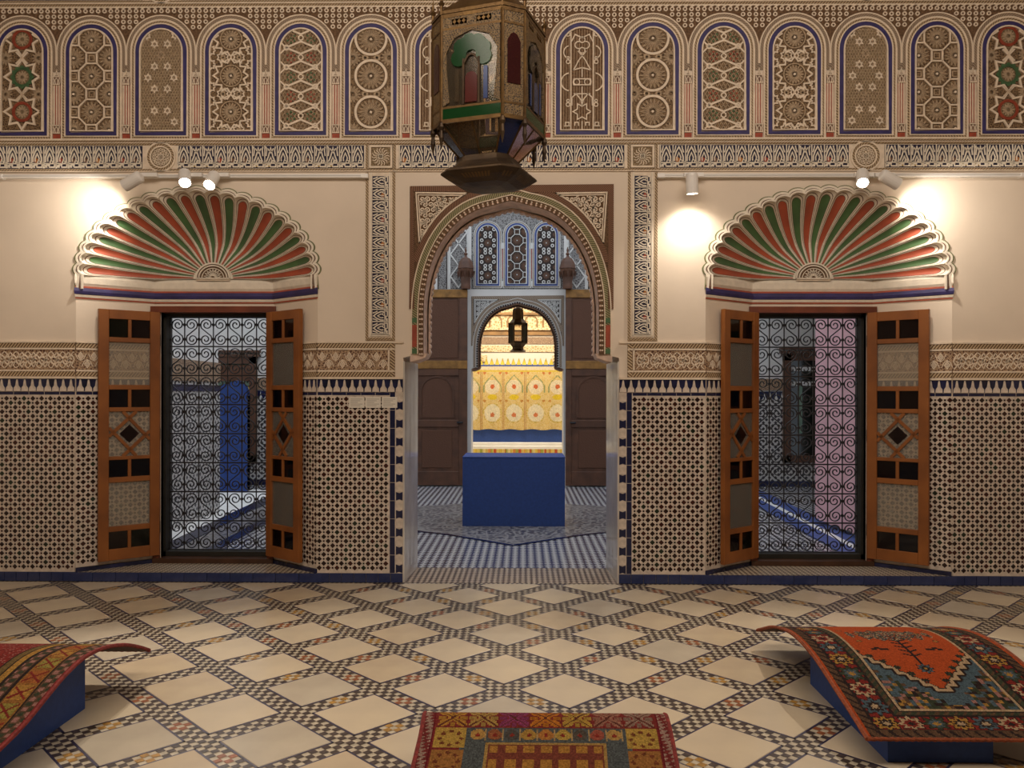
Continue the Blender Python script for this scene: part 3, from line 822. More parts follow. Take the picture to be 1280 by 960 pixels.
def panel_meshes(kind, pale=False):
    key = (kind, pale)
    if key in _pat: return _pat[key]
    gm = 'court_ground' if pale else GROUND.get(kind, 'carved_ground')
    cream = 'court_stucco' if pale else 'stucco'
    b = MB(); b.prism(panel_out(.004), 0, .002); base = b.mesh('stucco_panel', [gm])
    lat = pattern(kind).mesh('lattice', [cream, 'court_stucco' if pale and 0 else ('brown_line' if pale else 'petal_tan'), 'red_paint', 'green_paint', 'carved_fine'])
    b = MB(); b.ribbon(panel_out(.028), .036, 0, .010, 0, True); blue = b.mesh('blue_border', ['court_blue_line' if pale else 'navy_paint'])
    b = MB()
    for off, wd, h in ((.004, .012, .018), (.050, .010, .016), (.078, .012, .015)): b.ribbon(panel_out(off), wd, 0, h, 0, True)
    fil = b.mesh('fillet', [cream])
    b = MB(); b.ribbon(panel_out(.063), .018, 0, .012, 0, True); rope = b.mesh('rope_border', ['rope_grey' if pale else 'rope_fine'])
    _pat[key] = (base, lat, blue, fil, rope); return _pat[key]
def stucco_panel(par, x, y, z, kind, scale=1., pale=False):
    base, lat, blue, fil, rope = panel_meshes(kind, pale)
    o = put('stucco_panel', base, par, T(x, y, z) @ Matrix.Scale(scale, 4))
    for nm, me in (('lattice', lat), ('blue_border', blue), ('fillet', fil), ('rope_border', rope)): put(nm, me, o)
    return o
zt_arch = PZS - PZ0
def arc_leg(off, zlow, n=20):
    A, B = PA + off, PRISE + off
    return [(-A, zlow)] + [(-A * math.cos(math.pi * k / n), zt_arch + B * math.sin(math.pi * k / n)) for k in range(n + 1)] + [(A, zlow)]
b = MB(); b.ribbon(arc_leg(.100, .50), .028, 0, .011); arch_rope = b.mesh('arch_rope', ['rope_grey'])
b = MB(); b.ribbon(arc_leg(.118, .55), .010, 0, .016); b.ribbon(arc_leg(.084, .40), .006, 0, .016); arch_fil = b.mesh('arch_fillet', ['stucco'])
b = MB(); b.box(-.030, .030, -.012, 0, -.075, -.032, 0); foot = b.mesh('foot_block', ['red_paint'])
b = MB()
for e in (-.020, 0, .020): b.ribbon([(e, .05), (e, .385)], .010, 0, .012, 0)
b.ribbon([(0, .05), (0, .385)], .058, 0, .006, 1); shaft = b.mesh('shaft', ['stucco', 'red_paint'])
def capital():
    b = MB(); b.box(-.031, .031, -.012, 0, 0, .070, 1)
    for e in (-1, 1): b.ribbon([(e * .026, .004), (e * .020, .035), (e * .028, .066)], .007, .010, .018); b.ribbon([(e * .008, .004), (e * .012, .04), (0, .062)], .006, .010, .018)
    b.ribbon([(-.032, .068), (.032, .068)], .009, .010, .022); b.ribbon([(-.032, .004), (.032, .004)], .008, .010, .020)
    return b.mesh('capital', ['stucco', 'brown_line'])
cap = capital()
b = MB(); b.ribbon([(-.020, .455), (-.008, .485), (0, .508), (.008, .485), (.020, .455)], .008, .002, .014); b.ring(0, .475, .007, .005, .002, .012, 0, 8)
b.ribbon([(0, .50), (0, .74)], .040, 0, .007, 1); colfin = b.mesh('spandrel_leaf', ['stucco', 'rope_grey'])
for k in range(-2, 17):
    x = (k - 7) * PP
    o = stucco_panel(wall, x, 0, PZ0, ORDER[k] if 0 <= k < 15 else ORDER[abs(k) if k < 0 else 28 - k])
    put('arch_rope', arch_rope, o); put('arch_fillet', arch_fil, o)
for k in range(-3, 17):
    x = (k - 6.5) * PP
    b = MB(); b.box(-.033, .033, -.004, 0, -.03, .46); c = put('colonnette', b.mesh('colonnette', ['stucco']), wall, T(x, 0, PZ0))
    put('foot_block', foot, c); put('shaft', shaft, c); put('capital', cap, c, T(0, 0, -.028)); put('capital', cap, c, T(0, 0, .385)); put('spandrel_leaf', colfin, c)
# ground, rings and moulding above the arches
b = MB(); b.box(-RW, RW, -.001, 0, 4.40, 4.862); sg_ = add('spandrel_ground', b, 'stucco_ground', wall)
b = MB()
for i in range(-107, 108):
    for j in range(6):
        x = i * PP / 11 + (0 if 1 else 0); z = 4.845 - j * .046 - .012
        d = ((x / PP + .5) % 1 - .5) * PP
        A, B = PA + .132, PRISE + .132
        if z < PZS or (d / A) ** 2 + ((z - PZS) / B) ** 2 > 1.06: b.ring(x, z, .0145, .009, .001, .010, 0, 9)
add('ring_relief', b, 'stucco', sg_, kind='stuff')
b = MB()
for zz, wd in ((4.864, .010), (4.898, .010), (3.744, .016), (3.716, .006), (3.474, .008)): b.ribbon([(-RW, zz), (RW, zz)], wd, 0, .014)
for k in range(int(2 * RW / .054)):
    x = -RW + k * .054; b.face([(x, -.012, 4.862), (x + .054, -.012, 4.862), (x + .027, -.012, 4.846)])
add('moulding', b, 'stucco', wall)
b = MB(); b.ribbon([(-RW, 4.881), (RW, 4.881)], .022, 0, .010); b.ribbon([(-RW, 3.730), (RW, 3.730)], .014, 0, .010)
add('rope_moulding', b, 'rope_fine', wall)

# ---- doorway: archivolt, spandrels, hanging scalloped edge
def portal(par, y, a, rise, zs, zb, fz, fhw, pal, soff_depth=.20, soff=.12):
    cv = lambda off: door_curve(off, a, rise, zs, zb)
    root = MB(); fr = [(-fhw, cv(0)[0][1] + .55), (-fhw, fz), (fhw, fz), (fhw, cv(0)[0][1] + .55)]
    arc = [p for p in cv(-.01) if p[1] > zs + .02]
    # ground of the rectangular frame
    zlow = zs + .06
    root.poly([(-fhw, zlow)] + [(-fhw, fz), (fhw, fz), (fhw, zlow)] + [p for p in reversed(cv(-.004)) if p[1] > zlow and abs(p[0]) < fhw], .003)
    root.v = [(x, yy + y, z) for x, yy, z in root.v]
    po = add('portal_frame', root, pal['ground'], par)
    Y = T(0, y)
    b = MB(); b.ribbon([(-fhw + .02, zlow), (-fhw + .02, fz - .021), (fhw - .02, fz - .021), (fhw - .02, zlow)], .045, .003, .012)
    b.ribbon([p for p in cv(-.030) if p[1] > zs + .1 and p[1] < fz - .03 and abs(p[0]) < fhw - .03 and p[0] < 0], .046, .003, .010)
    b.ribbon([p for p in cv(-.030) if p[1] > zs + .1 and p[1] < fz - .03 and abs(p[0]) < fhw - .03 and p[0] > 0], .046, .003, .010)
    add('rope_border', b, pal['rope'], po, matrix=Y)
    for e in (-1, 1):
        # spandrel: triangle with one curved side
        pts = [(e * (fhw - .055), fz - .055)]
        arcp = [p for p in cv(-.055) if p[0] * e > 0 and p[1] < fz - .055 and abs(p[0]) < fhw - .055]
        if e > 0: arcp = arcp
        else: arcp = arcp[::-1]
        tri = pts + arcp
        b = MB(); b.poly(tri, .004, 1)
        b.ribbon(tri, .012, .003, .016, 0, True)
        cxm = e * (fhw - .055)
        def ins(x, z):
            inside = False
            for k in range(len(tri)):
                x1, z1 = tri[k]; x2, z2 = tri[k - 1]
                if (z1 > z) != (z2 > z) and x < (x2 - x1) * (z - z1) / (z2 - z1) + x1: inside = not inside
            return inside
        sc = [(cxm + (p[0] - cxm) * .90 - e * .018, fz - .055 + (p[1] - fz + .055) * .90 - .018) for p in tri]
        b.ribbon(sc, .008, .003, .014, 0, True)
        tri_o = tri; tri = sc
        for i in range(12):
            for j in range(12):
                x = cxm - e * (.05 + i * .048 + (j % 2) * .024); z = fz - .11 - j * .045; d = 1 if (i + j) % 2 else -1
                sp = [(x + (.003 + .0019 * t) * math.cos(t * .75 * d + i), z + (.003 + .0019 * t) * math.sin(t * .75 * d + i)) for t in range(12)]
                sp += [(x + .034 * math.cos(9 * d + i + q * .5), z + .034 * math.sin(9 * d + i + q * .5) + q * .008) for q in range(3)]
                for r in clipped(sp, ins): b.ribbon(r, .0095, .003, .012, 2)
        add('spandrel', b, [pal['cream'], pal['dark'], pal['leaf']], po, matrix=Y)
    b = MB(); b.ribbon(cv(.026), .044, 0, .010); add('archivolt_rope', b, pal['archrope'], po, matrix=Y)
    b = MB(); b.ribbon(cv(.0), .010, 0, .016); b.ribbon(cv(.052), .008, 0, .014); add('archivolt_fillet', b, pal['cream'], po, matrix=Y)
    b = MB(); c2 = dense(cv(.078), .004); acc = 0; b.ribbon(cv(.078), .046, 0, .004, 1)
    step = .042; tot = 0; last = c2[0]; nxt = 0
    for p, q in zip(c2, c2[1:]):
        if tot >= nxt:
            dx, dz = q[0] - p[0], q[1] - p[1]; l = math.hypot(dx, dz) or 1; dx /= l; dz /= l
            for s2, m2, r2 in ((.008, 0, .0075), (-.010, 2, .0095)):
                b.disc(p[0] - dz * s2, p[1] + dx * s2, r2, .003, .012, m2, 7)
            nxt += step
        tot += math.hypot(q[0] - p[0], q[1] - p[1])
    add('bead_row', b, [pal['bead'], pal['dark'], pal['bead2']], po, matrix=Y)
    # soffit and scalloped edge
    b = MB(); r0 = cv(.100); r1 = cv(soff - .012); d = soff_depth
    for k in range(len(r0) - 1):
        for t in range(4):
            f0, f1 = t / 4, (t + 1) / 4
            g = lambda p, q, f: (p[0] + (q[0] - p[0]) * f, y + d * (1 - (1 - f) ** 1.4), p[1] + (q[1] - p[1]) * f)
            b.face([g(r0[k], r1[k], f0), g(r0[k + 1], r1[k + 1], f0), g(r0[k + 1], r1[k + 1], f1), g(r0[k], r1[k], f1)])
    add('soffit', b, pal['soffit'], po, smooth=True)
    b = MB(); mid = dense(cv(soff), .0075); n = len(mid); inner = []
    tot = 0
    for k in range(n):
        p = mid[k]; q = mid[min(k + 1, n - 1)]; o = mid[max(k - 1, 0)]
        dx, dz = q[0] - o[0], q[1] - o[1]; l = math.hypot(dx, dz) or 1
        h = .004 + .016 * abs(math.sin(math.pi * tot / .052)) ** .6
        inner.append((p[0] + dz / l * h, p[1] - dx / l * h)); tot += math.hypot(q[0] - p[0], q[1] - p[1])
    outer = dense(cv(soff), .0075)
    for k in range(n - 1):
        A0, A1, B0, B1 = outer[k], outer[k + 1], inner[k], inner[k + 1]
        for yy in (y + d, y + d + .09): b.face([(A0[0], yy, A0[1]), (A1[0], yy, A1[1]), (B1[0], yy, B1[1]), (B0[0], yy, B0[1])])
        b.face([(B0[0], y + d, B0[1]), (B1[0], y + d, B1[1]), (B1[0], y + d + .09, B1[1]), (B0[0], y + d + .09, B0[1])])
        b.face([(A0[0], y + d + .09, A0[1]), (A1[0], y + d + .09, A1[1]), (A1[0] * 1.12, y + d + .2, A1[1] + .05), (A0[0] * 1.12, y + d + .2, A0[1] + .05)])
    add('scalloped_edge', b, pal['edge'], po)
    for e in (-1, 1):
        A = a - .12
        b = MB(); b.loft([[(e * x, yy + y, z) for x, yy in ((A - .01, .30), (A - .01, .02), (a + .012, .0), (a + .012, .30))] for A, z in ((a - .12, zb + .005), (a - .10, zb - .03), (a - .02, zb - .065))], caps=True)
        add('corbel', b, pal['corbel'], po)
    return po, cv
PAL = dict(ground='stucco_ground', rope='rope_brown', cream='stucco', dark='stucco_ground', leaf='stucco', archrope='rope_olive', bead='stucco', bead2='pink_stucco', soffit='pink_stucco', edge='pink_stucco', corbel='pink_stucco')
po, cv = portal(wall, 0, .84, 1.06, 2.25, 1.93, 3.345, .858, PAL)
for e in (-1, 1):
    for z0, z1, mt in ((2.195, 2.235, 'green_paint'), (1.99, 2.175, 'red_paint'), (1.935, 1.975, 'green_paint')):
        b = MB(); b.box(e * .817 - .021, e * .817 + .021, -.014, 0, z0, z1); add('painted_block', b, mt, po)
# jamb facing and threshold
pm('jamb_marble', (.70, .66, .60), .10, .12, 3, c2=(.5, .46, .42), detail=8)
for e in (-1, 1):
    b = MB()
    b.loft([[(e * DJ, 0.0, z), (e * (DJ - .012), .0, z), (e * .865, TH + .01, z), (e * .89, TH + .01, z)] for z in (.0, 1.87)], caps=True)
    jf = add('jamb_facing', b, 'jamb_marble', wall)
    for k in range(3):
        b = MB(); y0 = .06 + k * .18; f = lambda y: e * (DJ - .0125 - (y / TH) * .035)
        b.face([(f(y0), y0, .1), (f(y0 + .008), y0 + .008, .1), (f(y0 + .008), y0 + .008, 1.86), (f(y0), y0, 1.86)]); add('joint_line', b, 'grout', jf)
b = MB(); b.box(XC - DJ, XC + DJ, 0, TH, -.12, -.001); add('trim_1', b, 'threshold_mosaic', kind='structure')

# ---- scallop shell hoods over the windows
def hood(sg):
    c = sg * NIC
    b = MB()
    hr = [(-math.cos(math.pi * k / 16) * .150, SHZ + .02 + math.sin(math.pi * k / 16) * .135) for k in range(17)]
    yh = NB * .93 - .006
    b.face([(c + x, yh, z) for x, z in hr], 1)
    b.face([(c - .15, yh, SHZ + .02), (c + .15, yh, SHZ + .02), (c + .15, yh, SHZ), (c - .15, yh, SHZ)], 0)
    root = add('shell_hood', b, ['stucco', 'stucco_ground'], wall)
    b = MB()
    for r, wd in ((1.0, .014), (.84, .010), (.66, .006)): b.ribbon([(c + x * r, SHZ + .02 + (z - SHZ - .02) * r) for x, z in hr], wd, .0, .012)
    b.ribbon([(c - .150, SHZ + .02), (c + .150, SHZ + .02)], .010, 0, .012)
    for k in range(9):
        t = math.pi * (k + .5) / 9
        b.ribbon([(c - math.cos(t) * .02, SHZ + .026 + math.sin(t) * .02), (c - math.cos(t + .16) * .05, SHZ + .026 + math.sin(t + .16) * .05), (c - math.cos(t) * .08, SHZ + .026 + math.sin(t) * .076), (c - math.cos(t - .16) * .05, SHZ + .026 + math.sin(t - .16) * .05)], .006, 0, .010, 0, True)
    b.v = [(x, y + yh, z) for x, y, z in b.v]; add('hub_relief', b, 'stucco_pale', root)
    for j in range(NFL):
        t0, t1 = math.pi * j / NFL, math.pi * (j + 1) / NFL
        b = MB(); nr, nc = 12, 10
        def P(cf, rf, lift=0.):
            t = t0 + (t1 - t0) * cf; bulge = math.sin(math.pi * cf)
            r = .13 + (1 - .13) * rf
            edge = r * (1 + (.036 * bulge ** .7 - .012) * max(0, (rf - .8) / .2))
            x, y, z = shell_pt(t, min(r, 1)); x *= edge / r; z = SHZ + (z - SHZ) * edge / r
            return (c + x, y + .022 * bulge * rf - lift, z)
        for i in range(nr):
            for k in range(nc):
                b.face([P(k / nc, i / nr), P((k + 1) / nc, i / nr), P((k + 1) / nc, (i + 1) / nr), P(k / nc, (i + 1) / nr)], 0)
        # painted tongue with a rounded tip, its dark outline, and the ridge line
        def tongue(hw, r1, m, lift):
            rows = []
            for i in range(25):
                rf = .06 + (r1 - .06) * (1 - (1 - i / 24) ** 1.8)
                x = max(0, (rf - (r1 - .05)) / .05); wv = hw * math.sqrt(max(0, 1 - x * x)) * min(1, .55 + rf)
                rows.append([P(.5 + wv * q, rf, lift) for q in (-1, -.66, -.33, 0, .33, .66, 1)])
            b.loft(rows, m, closed=False)
        tongue(.44, .985, 2, .002); tongue(.405, .978, 3, .004); tongue(.33, .958, 2, .006); tongue(.30, .952, 1, .008)
        fl = add('flute', b, ['stucco_pale', 'shell_red' if j % 2 == 0 else 'shell_green', 'brown_line', 'stucco_pale'], root, smooth=True)
    b = MB(); rim = [(c + u, z) for u, z in shell_rim(.004)]
    rim = [(rim[0][0] - .0, SHZ - .12)] + rim + [(rim[-1][0], SHZ - .12)]
    b.ribbon(rim, .012, -.01, .012); add('rim_cream', b, 'stucco_pale', root)
    b = MB(); rim = [(c + u, z) for u, z in shell_rim(.018)]; rim = [(rim[0][0] - .005, SHZ - .12)] + rim + [(rim[-1][0] + .005, SHZ - .12)]
    b.ribbon(rim, .006, 0, .008); add('rim_line', b, 'brown_line', root)
    b = MB(); rim = [(c + u, z) for u, z in shell_rim(.034)]; rim = [(rim[0][0] - .01, SHZ - .12)] + rim + [(rim[-1][0] + .01, SHZ - .12)]
    b.ribbon(rim, .018, 0, .010); add('rim_outer', b, 'stucco_pale', root)
    b = MB(); rim = [(c + u, z) for u, z in shell_rim(.050)]; rim = [(rim[0][0] - .012, SHZ - .12)] + rim + [(rim[-1][0] + .012, SHZ - .12)]
    b.ribbon(rim, .012, 0, .008); add('rim_olive', b, 'olive_line', root)
    # cream band and painted cornice that follow the niche
    plan = [(-NH, 0), (-WH, NB), (WH, NB), (NH, 0)]
    def sweep(prof, mat, name):
        b = MB(); rings = []
        for (px, py), (ox, oy) in zip(plan, ((0.0, -1), (.45, -.9), (-.45, -.9), (0.0, -1))):
            rings.append([(c + px * (1 if abs(px) < NH else 1) + ox * d, py + oy * d, z) for d, z in prof])
        b.loft(rings, 0, True, True); add(name, b, mat, root)
    sweep([(-.01, 2.615), (.012, 2.612), (.022, 2.58), (.020, 2.53), (.004, 2.505), (-.01, 2.505)], 'stucco_pale', 'cornice_band')
    sweep([(-.01, 2.506), (.014, 2.506), (.014, 2.492), (-.01, 2.492)], 'shell_red', 'cornice_red_line')
    sweep([(-.01, 2.492), (.026, 2.490), (.034, 2.462), (.026, 2.438), (-.01, 2.436)], 'navy_paint', 'cornice_blue_band')
    sweep([(-.01, 2.436), (.022, 2.434), (.014, 2.412), (-.01, 2.41)], 'stucco_pale', 'cornice_fillet')
    sweep([(-.01, 2.41), (.010, 2.410), (.010, 2.400), (-.01, 2.400)], 'shell_red', 'cornice_lower_line')
for sg in (-1, 1): hood(sg)

# ------------------------------------------------------------------ windows: frame, grille, shutters
ZB, ZT = .150, 2.318
def s_curve():
    pts = []; wd, ht = .133, .269; a = .057
    cx1, cz1 = 0.004, ht * .25
    th = np.linspace(0, 1, 34)
    up = [(cx1 + (.010 + (a - .010) * t) * math.cos(-.167 + t * 10.2), cz1 + (.010 + (a - .010) * t) * math.sin(-.167 + t * 10.2)) for t in th]
    lo = [(-x, -z) for x, z in up][::-1]
    return up, lo
up, lo = s_curve()
sp = up + [((up[-1][0] * 2 + lo[0][0]) / 3, (up[-1][1] * 2 + lo[0][1]) / 3), ((up[-1][0] + 2 * lo[0][0]) / 3, (up[-1][1] + 2 * lo[0][1]) / 3)] + lo
b = MB(); b.ribbon(sp, .0085, -.005, .005); b.face([(0, 0, 0)] * 3) if 0 else None
scroll_a = b.mesh('scroll', ['iron'])
b = MB(); b.ribbon([(-x, z) for x, z in sp], .0085, -.005, .005); scroll_b = b.mesh('scroll', ['iron'])
b = MB(); b.ring(0, 0, .008, .012, -.008, .008, 0, 8); clip_me = b.mesh('collar', ['iron'])
def shutter(par, hinge_x, side, ang, wd=.50):
    """leaf hinged at hinge_x; side -1 opens to the left"""
    H = ZT - ZB; b = MB(); t = .040
    def bar(x0, x1, z0, z1, t=t): b.bevel_box(x0, x1, -t / 2, t / 2, z0, z1, .003); b.face([(x0, t / 2, z0), (x1, t / 2, z0), (x1, t / 2, z1), (x0, t / 2, z1)])
    sw = .082
    bar(0, sw, 0, H); bar(wd - sw, wd, 0, H)
    rows = [(.037, .110, 'two'), (.129, .300, 'one'), (.319, .390, 'two'), (.407, .586, 'dia'), (.600, .669, 'two'), (.690, .865, 'one'), (.886, .955, 'two')]
    edges = [0] + [v for r in rows for v in r[:2]] + [1]
    for k in range(0, len(edges), 2): bar(sw, wd - sw, H * (1 - edges[k + 1]), H * (1 - edges[k]), .034)
    panes = []; xm = wd / 2
    for a, c, kind in rows:
        z0, z1 = H * (1 - c), H * (1 - a)
        if kind == 'two': bar(xm - .014, xm + .014, z0, z1, .030); panes += [((sw, xm - .014, z0, z1), 'dark'), ((xm + .014, wd - sw, z0, z1), 'dark')]
        elif kind == 'one': panes.append(((sw, wd - sw, z0, z1), 'clear'))
        else:
            x0, x1, zc, r = sw, wd - sw, (z0 + z1) / 2, .095
            dm = [(xm - r, zc), (xm, zc + r), (xm + r, zc), (xm, zc - r)]
            ends = [(x0, z1 - .30 * (z1 - z0) - .11), (xm - .06, z1), (x1, zc + .03), (xm + .05, z0)]
            e2 = [(xm + .07, z0), (x0, z0 + .10), (xm - .08, z1), (x1, z1 - .10)]
            lines = [((x0, zc - .055), (xm + .055, z1)), ((xm - .055, z1), (x1, zc - .02)), ((x1, zc + .055), (xm - .055, z0)), ((xm + .055, z0), (x0, zc + .02))]
            for p, q in lines: b.ribbon([p, q], .026, -.012, .014)
            panes.append(((x0, x1, z0, z1), 'clear')); panes.append((('d', xm, zc, .080), 'dark'))
    sh = add('shutter', b, 'wood_honey', par)
    tints = ['glass_violet', 'glass_violet', 'glass_green', 'glass_violet', 'glass_violet', 'glass_blue', 'glass_violet', 'glass_blue', 'glass_blue']
    i = 0
    for q, kd in panes:
        g = MB()
        if q[0] == 'd': x, z, r = q[1:]; g.prism([(x - r, z), (x, z - r), (x + r, z), (x, z + r)], -.004, .005)
        else: g.box(q[0], q[1], -.002, .002, q[2], q[3])
        add('pane', g, 'glass_clear' if kd == 'clear' else tints[(i * 2 + (side > 0)) % 9], sh); i += 1
    g = MB()
    for z in (.25, H / 2, H - .25): g.tube([(0, -.0, z - .05), (0, 0, z + .05)], .012)
    add('hinge', g, 'iron', sh)
    Rz = Matrix.Rotation(-ang if side > 0 else math.pi + ang, 4, 'Z')
    if side > 0: sh.matrix_local = T(hinge_x, NB - .02, ZB) @ Matrix.Rotation(-ang, 4, 'Z')
    else: sh.matrix_local = T(hinge_x, NB - .02, ZB) @ Matrix.Rotation(ang, 4, 'Z') @ Matrix.Diagonal((-1, 1, 1, 1))
    return sh
def window(idx, sg):
    c = sg * NIC
    b = MB(); y0, y1 = NB - .03, NB + .06
    b.box(-WH, -.485, y0, y1, .08, 2.32); b.box(.485, WH, y0, y1, .08, 2.32); b.box(-WH - .02, WH + .02, y0 - .01, y1, 2.318, 2.372)
    wn = add('window_%d' % idx, b, 'wood_red', kind='structure', matrix=T(XC + c))
    b = MB(); b.box(-WH, WH, y0 - .01, y1, .079, .122); add('sill', b, 'sill_wood', wn)
    b = MB(); b.box(-.485, -.462, y1, TH - .005, .08, 2.32); b.box(.462, .485, y1, TH - .005, .08, 2.32); b.box(-.485, .485, y1, TH - .005, 2.288, 2.32); b.box(-.485, .485, y1, TH - .005, .08, .165)
    add('window_lining', b, 'wood_dark', wn)
    yg = TH - .05; b = MB()
    ncol, nrow = 7, 8; px, pz = .132, (2.288 - .165) / nrow
    for k in range(ncol + 1): x = -ncol * px / 2 + k * px; b.box(x - .0045, x + .0045, -.0045, .0045, .165, 2.288)
    for k in range(nrow + 1): z = .165 + k * pz; b.box(-.462, .462, -.006, .006, z - .006, z + .006)
    gr = add('grille', b, 'iron', wn, matrix=T(0, yg))
    for i in range(ncol):
        for j in range(nrow):
            put('scroll', scroll_a if (i + j) % 2 else scroll_b, gr, T(-ncol * px / 2 + (i + .5) * px, 0, .165 + (j + .5) * pz))
    for i in range(ncol + 1):
        for j in range(2 * nrow): put('collar', clip_me, gr, T(-ncol * px / 2 + i * px, 0, .165 + (j + .5) * pz / 2))
    shutter(wn, -.487, -1, math.radians(40)); shutter(wn, .487, 1, math.radians(40))
    return wn
window(1, -1); window(2, 1)

# ------------------------------------------------------------------ courtyard behind the wall
Y2 = 7.25
b = MB(); b.box(-7, 7, TH, Y2, -.12, -.002); cf = add('floor_court', b, 'court_mosaic', kind='structure')
# star inlay and border strips of the court floor
b = MB(); z = .002
def fpoly(pts, m, z=.002): b.face([(x, y, z) for x, y in pts], m)
fpoly([(XC - 1.45, 2.75), (XC - .75, 2.35), (XC - .0, 1.70), (XC + .75, 2.35), (XC + 1.45, 2.75), (XC + 1.45, 4.6), (XC + .7, 5.0), (XC, 5.7), (XC - .7, 5.0), (XC - 1.45, 4.6)], 0)
add('star_inlay', b, 'court_star_mosaic', cf)
b = MB()
path = [(XC - 1.45, 2.75), (XC - .75, 2.35), (XC - .0, 1.70), (XC + .75, 2.35), (XC + 1.45, 2.75)]
for a, c in zip(path, path[1:]):
    d = Vector((c[0] - a[0], c[1] - a[1])).normalized() * .03; n = (-d.y, d.x)
    fpoly([(a[0] - n[0], a[1] - n[1]), (c[0] - n[0], c[1] - n[1]), (c[0] + n[0], c[1] + n[1]), (a[0] + n[0], a[1] + n[1])], 0, .004)
fpoly([(-7, 1.30), (7, 1.30), (7, 1.34), (-7, 1.34)], 0, .003) if 0 else None
add('star_border', b, 'tile_navy', cf)
b = MB(); fpoly([(-6.9, TH + .02), (-3.72, TH + .02), (-3.98, 6.6), (-6.9, 6.6)], 0, .004); add('marble_strip', b, 'far_white', cf)
for x0, x1, e, mt, nm in ((-3.72, -3.52, -.26, 'tile_navy', 'kerb_band'), (-3.50, -3.24, -.2, 'court_star_mosaic', 'mosaic_band'), (-3.22, -3.08, -.12, 'tile_navy', 'kerb_band')):
    b = MB(); b.loft([[(x0, TH + .02, zz), (x1, TH + .02, zz), (x1 + e, 6.6, zz), (x0 + e, 6.6, zz)] for zz in (0, .012)], caps=True); add(nm, b, mt, cf)
for x0, x1, mt, nm in ((3.16, 3.36, 'court_blue_line', 'kerb_band'), (3.36, 3.44, 'far_white', 'marble_strip'), (3.44, 3.66, 'court_blue_line', 'kerb_band')):
    b = MB(); b.loft([[(x0, TH + .02, zz), (x1, TH + .02, zz), (x1 + .25, 6.6, zz), (x0 + .25, 6.6, zz)] for zz in (0, .012)], caps=True); add(nm, b, mt, cf)

# far wall of the courtyard with its doorway
b = MB(); OW = .80
outl = [(-7, 0), (-OW, 0), (-OW, 2.02)] + door_curve(.05, .77, .87, 2.36, 2.05) + [(OW, 2.02), (OW, 0), (7, 0), (7, 7.0), (-7, 7.0)]
b.poly(outl, 0); b.poly([(x, z) for x, z in outl], -.55)
pth = outl[1:-3]
for p, q in zip(pth, pth[1:]): b.face([(p[0], 0, p[1]), (q[0], 0, q[1]), (q[0], .55, q[1]), (p[0], .55, p[1])])
wc = add('wall_court', b, 'court_plaster', kind='structure', matrix=T(XC, Y2))
PAL2 = dict(ground='court_ground', rope='rope_grey', cream='court_stucco', dark='court_ground', leaf='court_stucco', archrope='rope_grey', bead='court_stucco', bead2='brown_line', soffit='brown_line', edge='brown_line', corbel='brown_line')
portal(wc, 0, .77, .87, 2.36, 2.05, 3.275, .80, PAL2, .18, .11)
ZS, PA, PRISE = .86, .165, .17
b = MB(); b.box(-.80, .80, -.001, 0, 3.40, 4.75); pg = add('stucco_ground', b, 'court_carved', wc)
for x, kd in ((-.515, 'rings'), (-.01, 'octagon'), (.495, 'rings')): stucco_panel(wc, x, -.002, 3.50, kd, .97, True)
for x in (-.262, .242):
    b = MB(); b.box(x - .03, x + .03, -.012, 0, 3.45, 3.54, 1); b.box(x - .03, x + .03, -.010, 0, 3.58, 4.10, 0); b.box(x - .03, x + .03, -.014, 0, 4.10, 4.20, 1); add('colonnette', b, ['red_paint', 'court_stucco'], wc)
for e in (-1, 1):
    x0 = e * 1.02
    b = MB(); b.box(x0 - .17, x0 + .17, -.004, 0, 3.40, 4.75, 0); p = add('lozenge_panel', b, 'court_carved', wc)
    b = MB()
    for ex in (-.155, .155): b.ribbon([(x0 + ex, 3.40), (x0 + ex, 4.75)], .03, .004, .014)
    for zz in (3.62, 4.0, 4.38): b.ribbon([(x0 - .14, zz), (x0, zz + .19), (x0 + .14, zz), (x0, zz - .19)], .022, .004, .016, 0, True)
    add('lozenge_relief', b, 'court_stucco', p)
    b = MB(); b.box(e * 1.30 - .075, e * 1.30 + .075, -.006, 0, 3.40, 4.75, 0); q = add('kufic_pilaster', b, 'court_carved', wc)
    b = MB()
    for ex in (-.075, .075): b.ribbon([(e * 1.30 + ex, 3.40), (e * 1.30 + ex, 4.75)], .016, .004, .014)
    add('fillet', b, 'court_ground', q)
# dado of the far court wall
for x0, x1 in ((-7, -2.0), (2.0, 7)):
    b = MB(); b.box(x0, x1, -.012, 0, .10, 1.50); dp = add('dado_panel', b, 'court_zellij', wc)
    b = MB(); b.box(x0, x1, -.02, 0, 0, .10); add('base_course', b, 'tile_navy', dp)
    b = MB(); b.box(x0, x1, -.014, 0, 1.50, 1.64); add('merlon_ground', b, 'tile_navy', dp)
    b = MB()
    for k in range(int((x1 - x0) / .1)): x = x0 + k * .1; b.prism([(x + .01, 1.50), (x + .09, 1.50), (x + .06, 1.56), (x + .05, 1.63), (x + .04, 1.56)], .014, .018)
    add('merlon_tiles', b, 'court_stucco', dp, kind='stuff')
    b = MB(); b.box(x0, x1, -.02, 0, 1.66, 1.86); add('stucco_band', b, 'carved_band', dp)

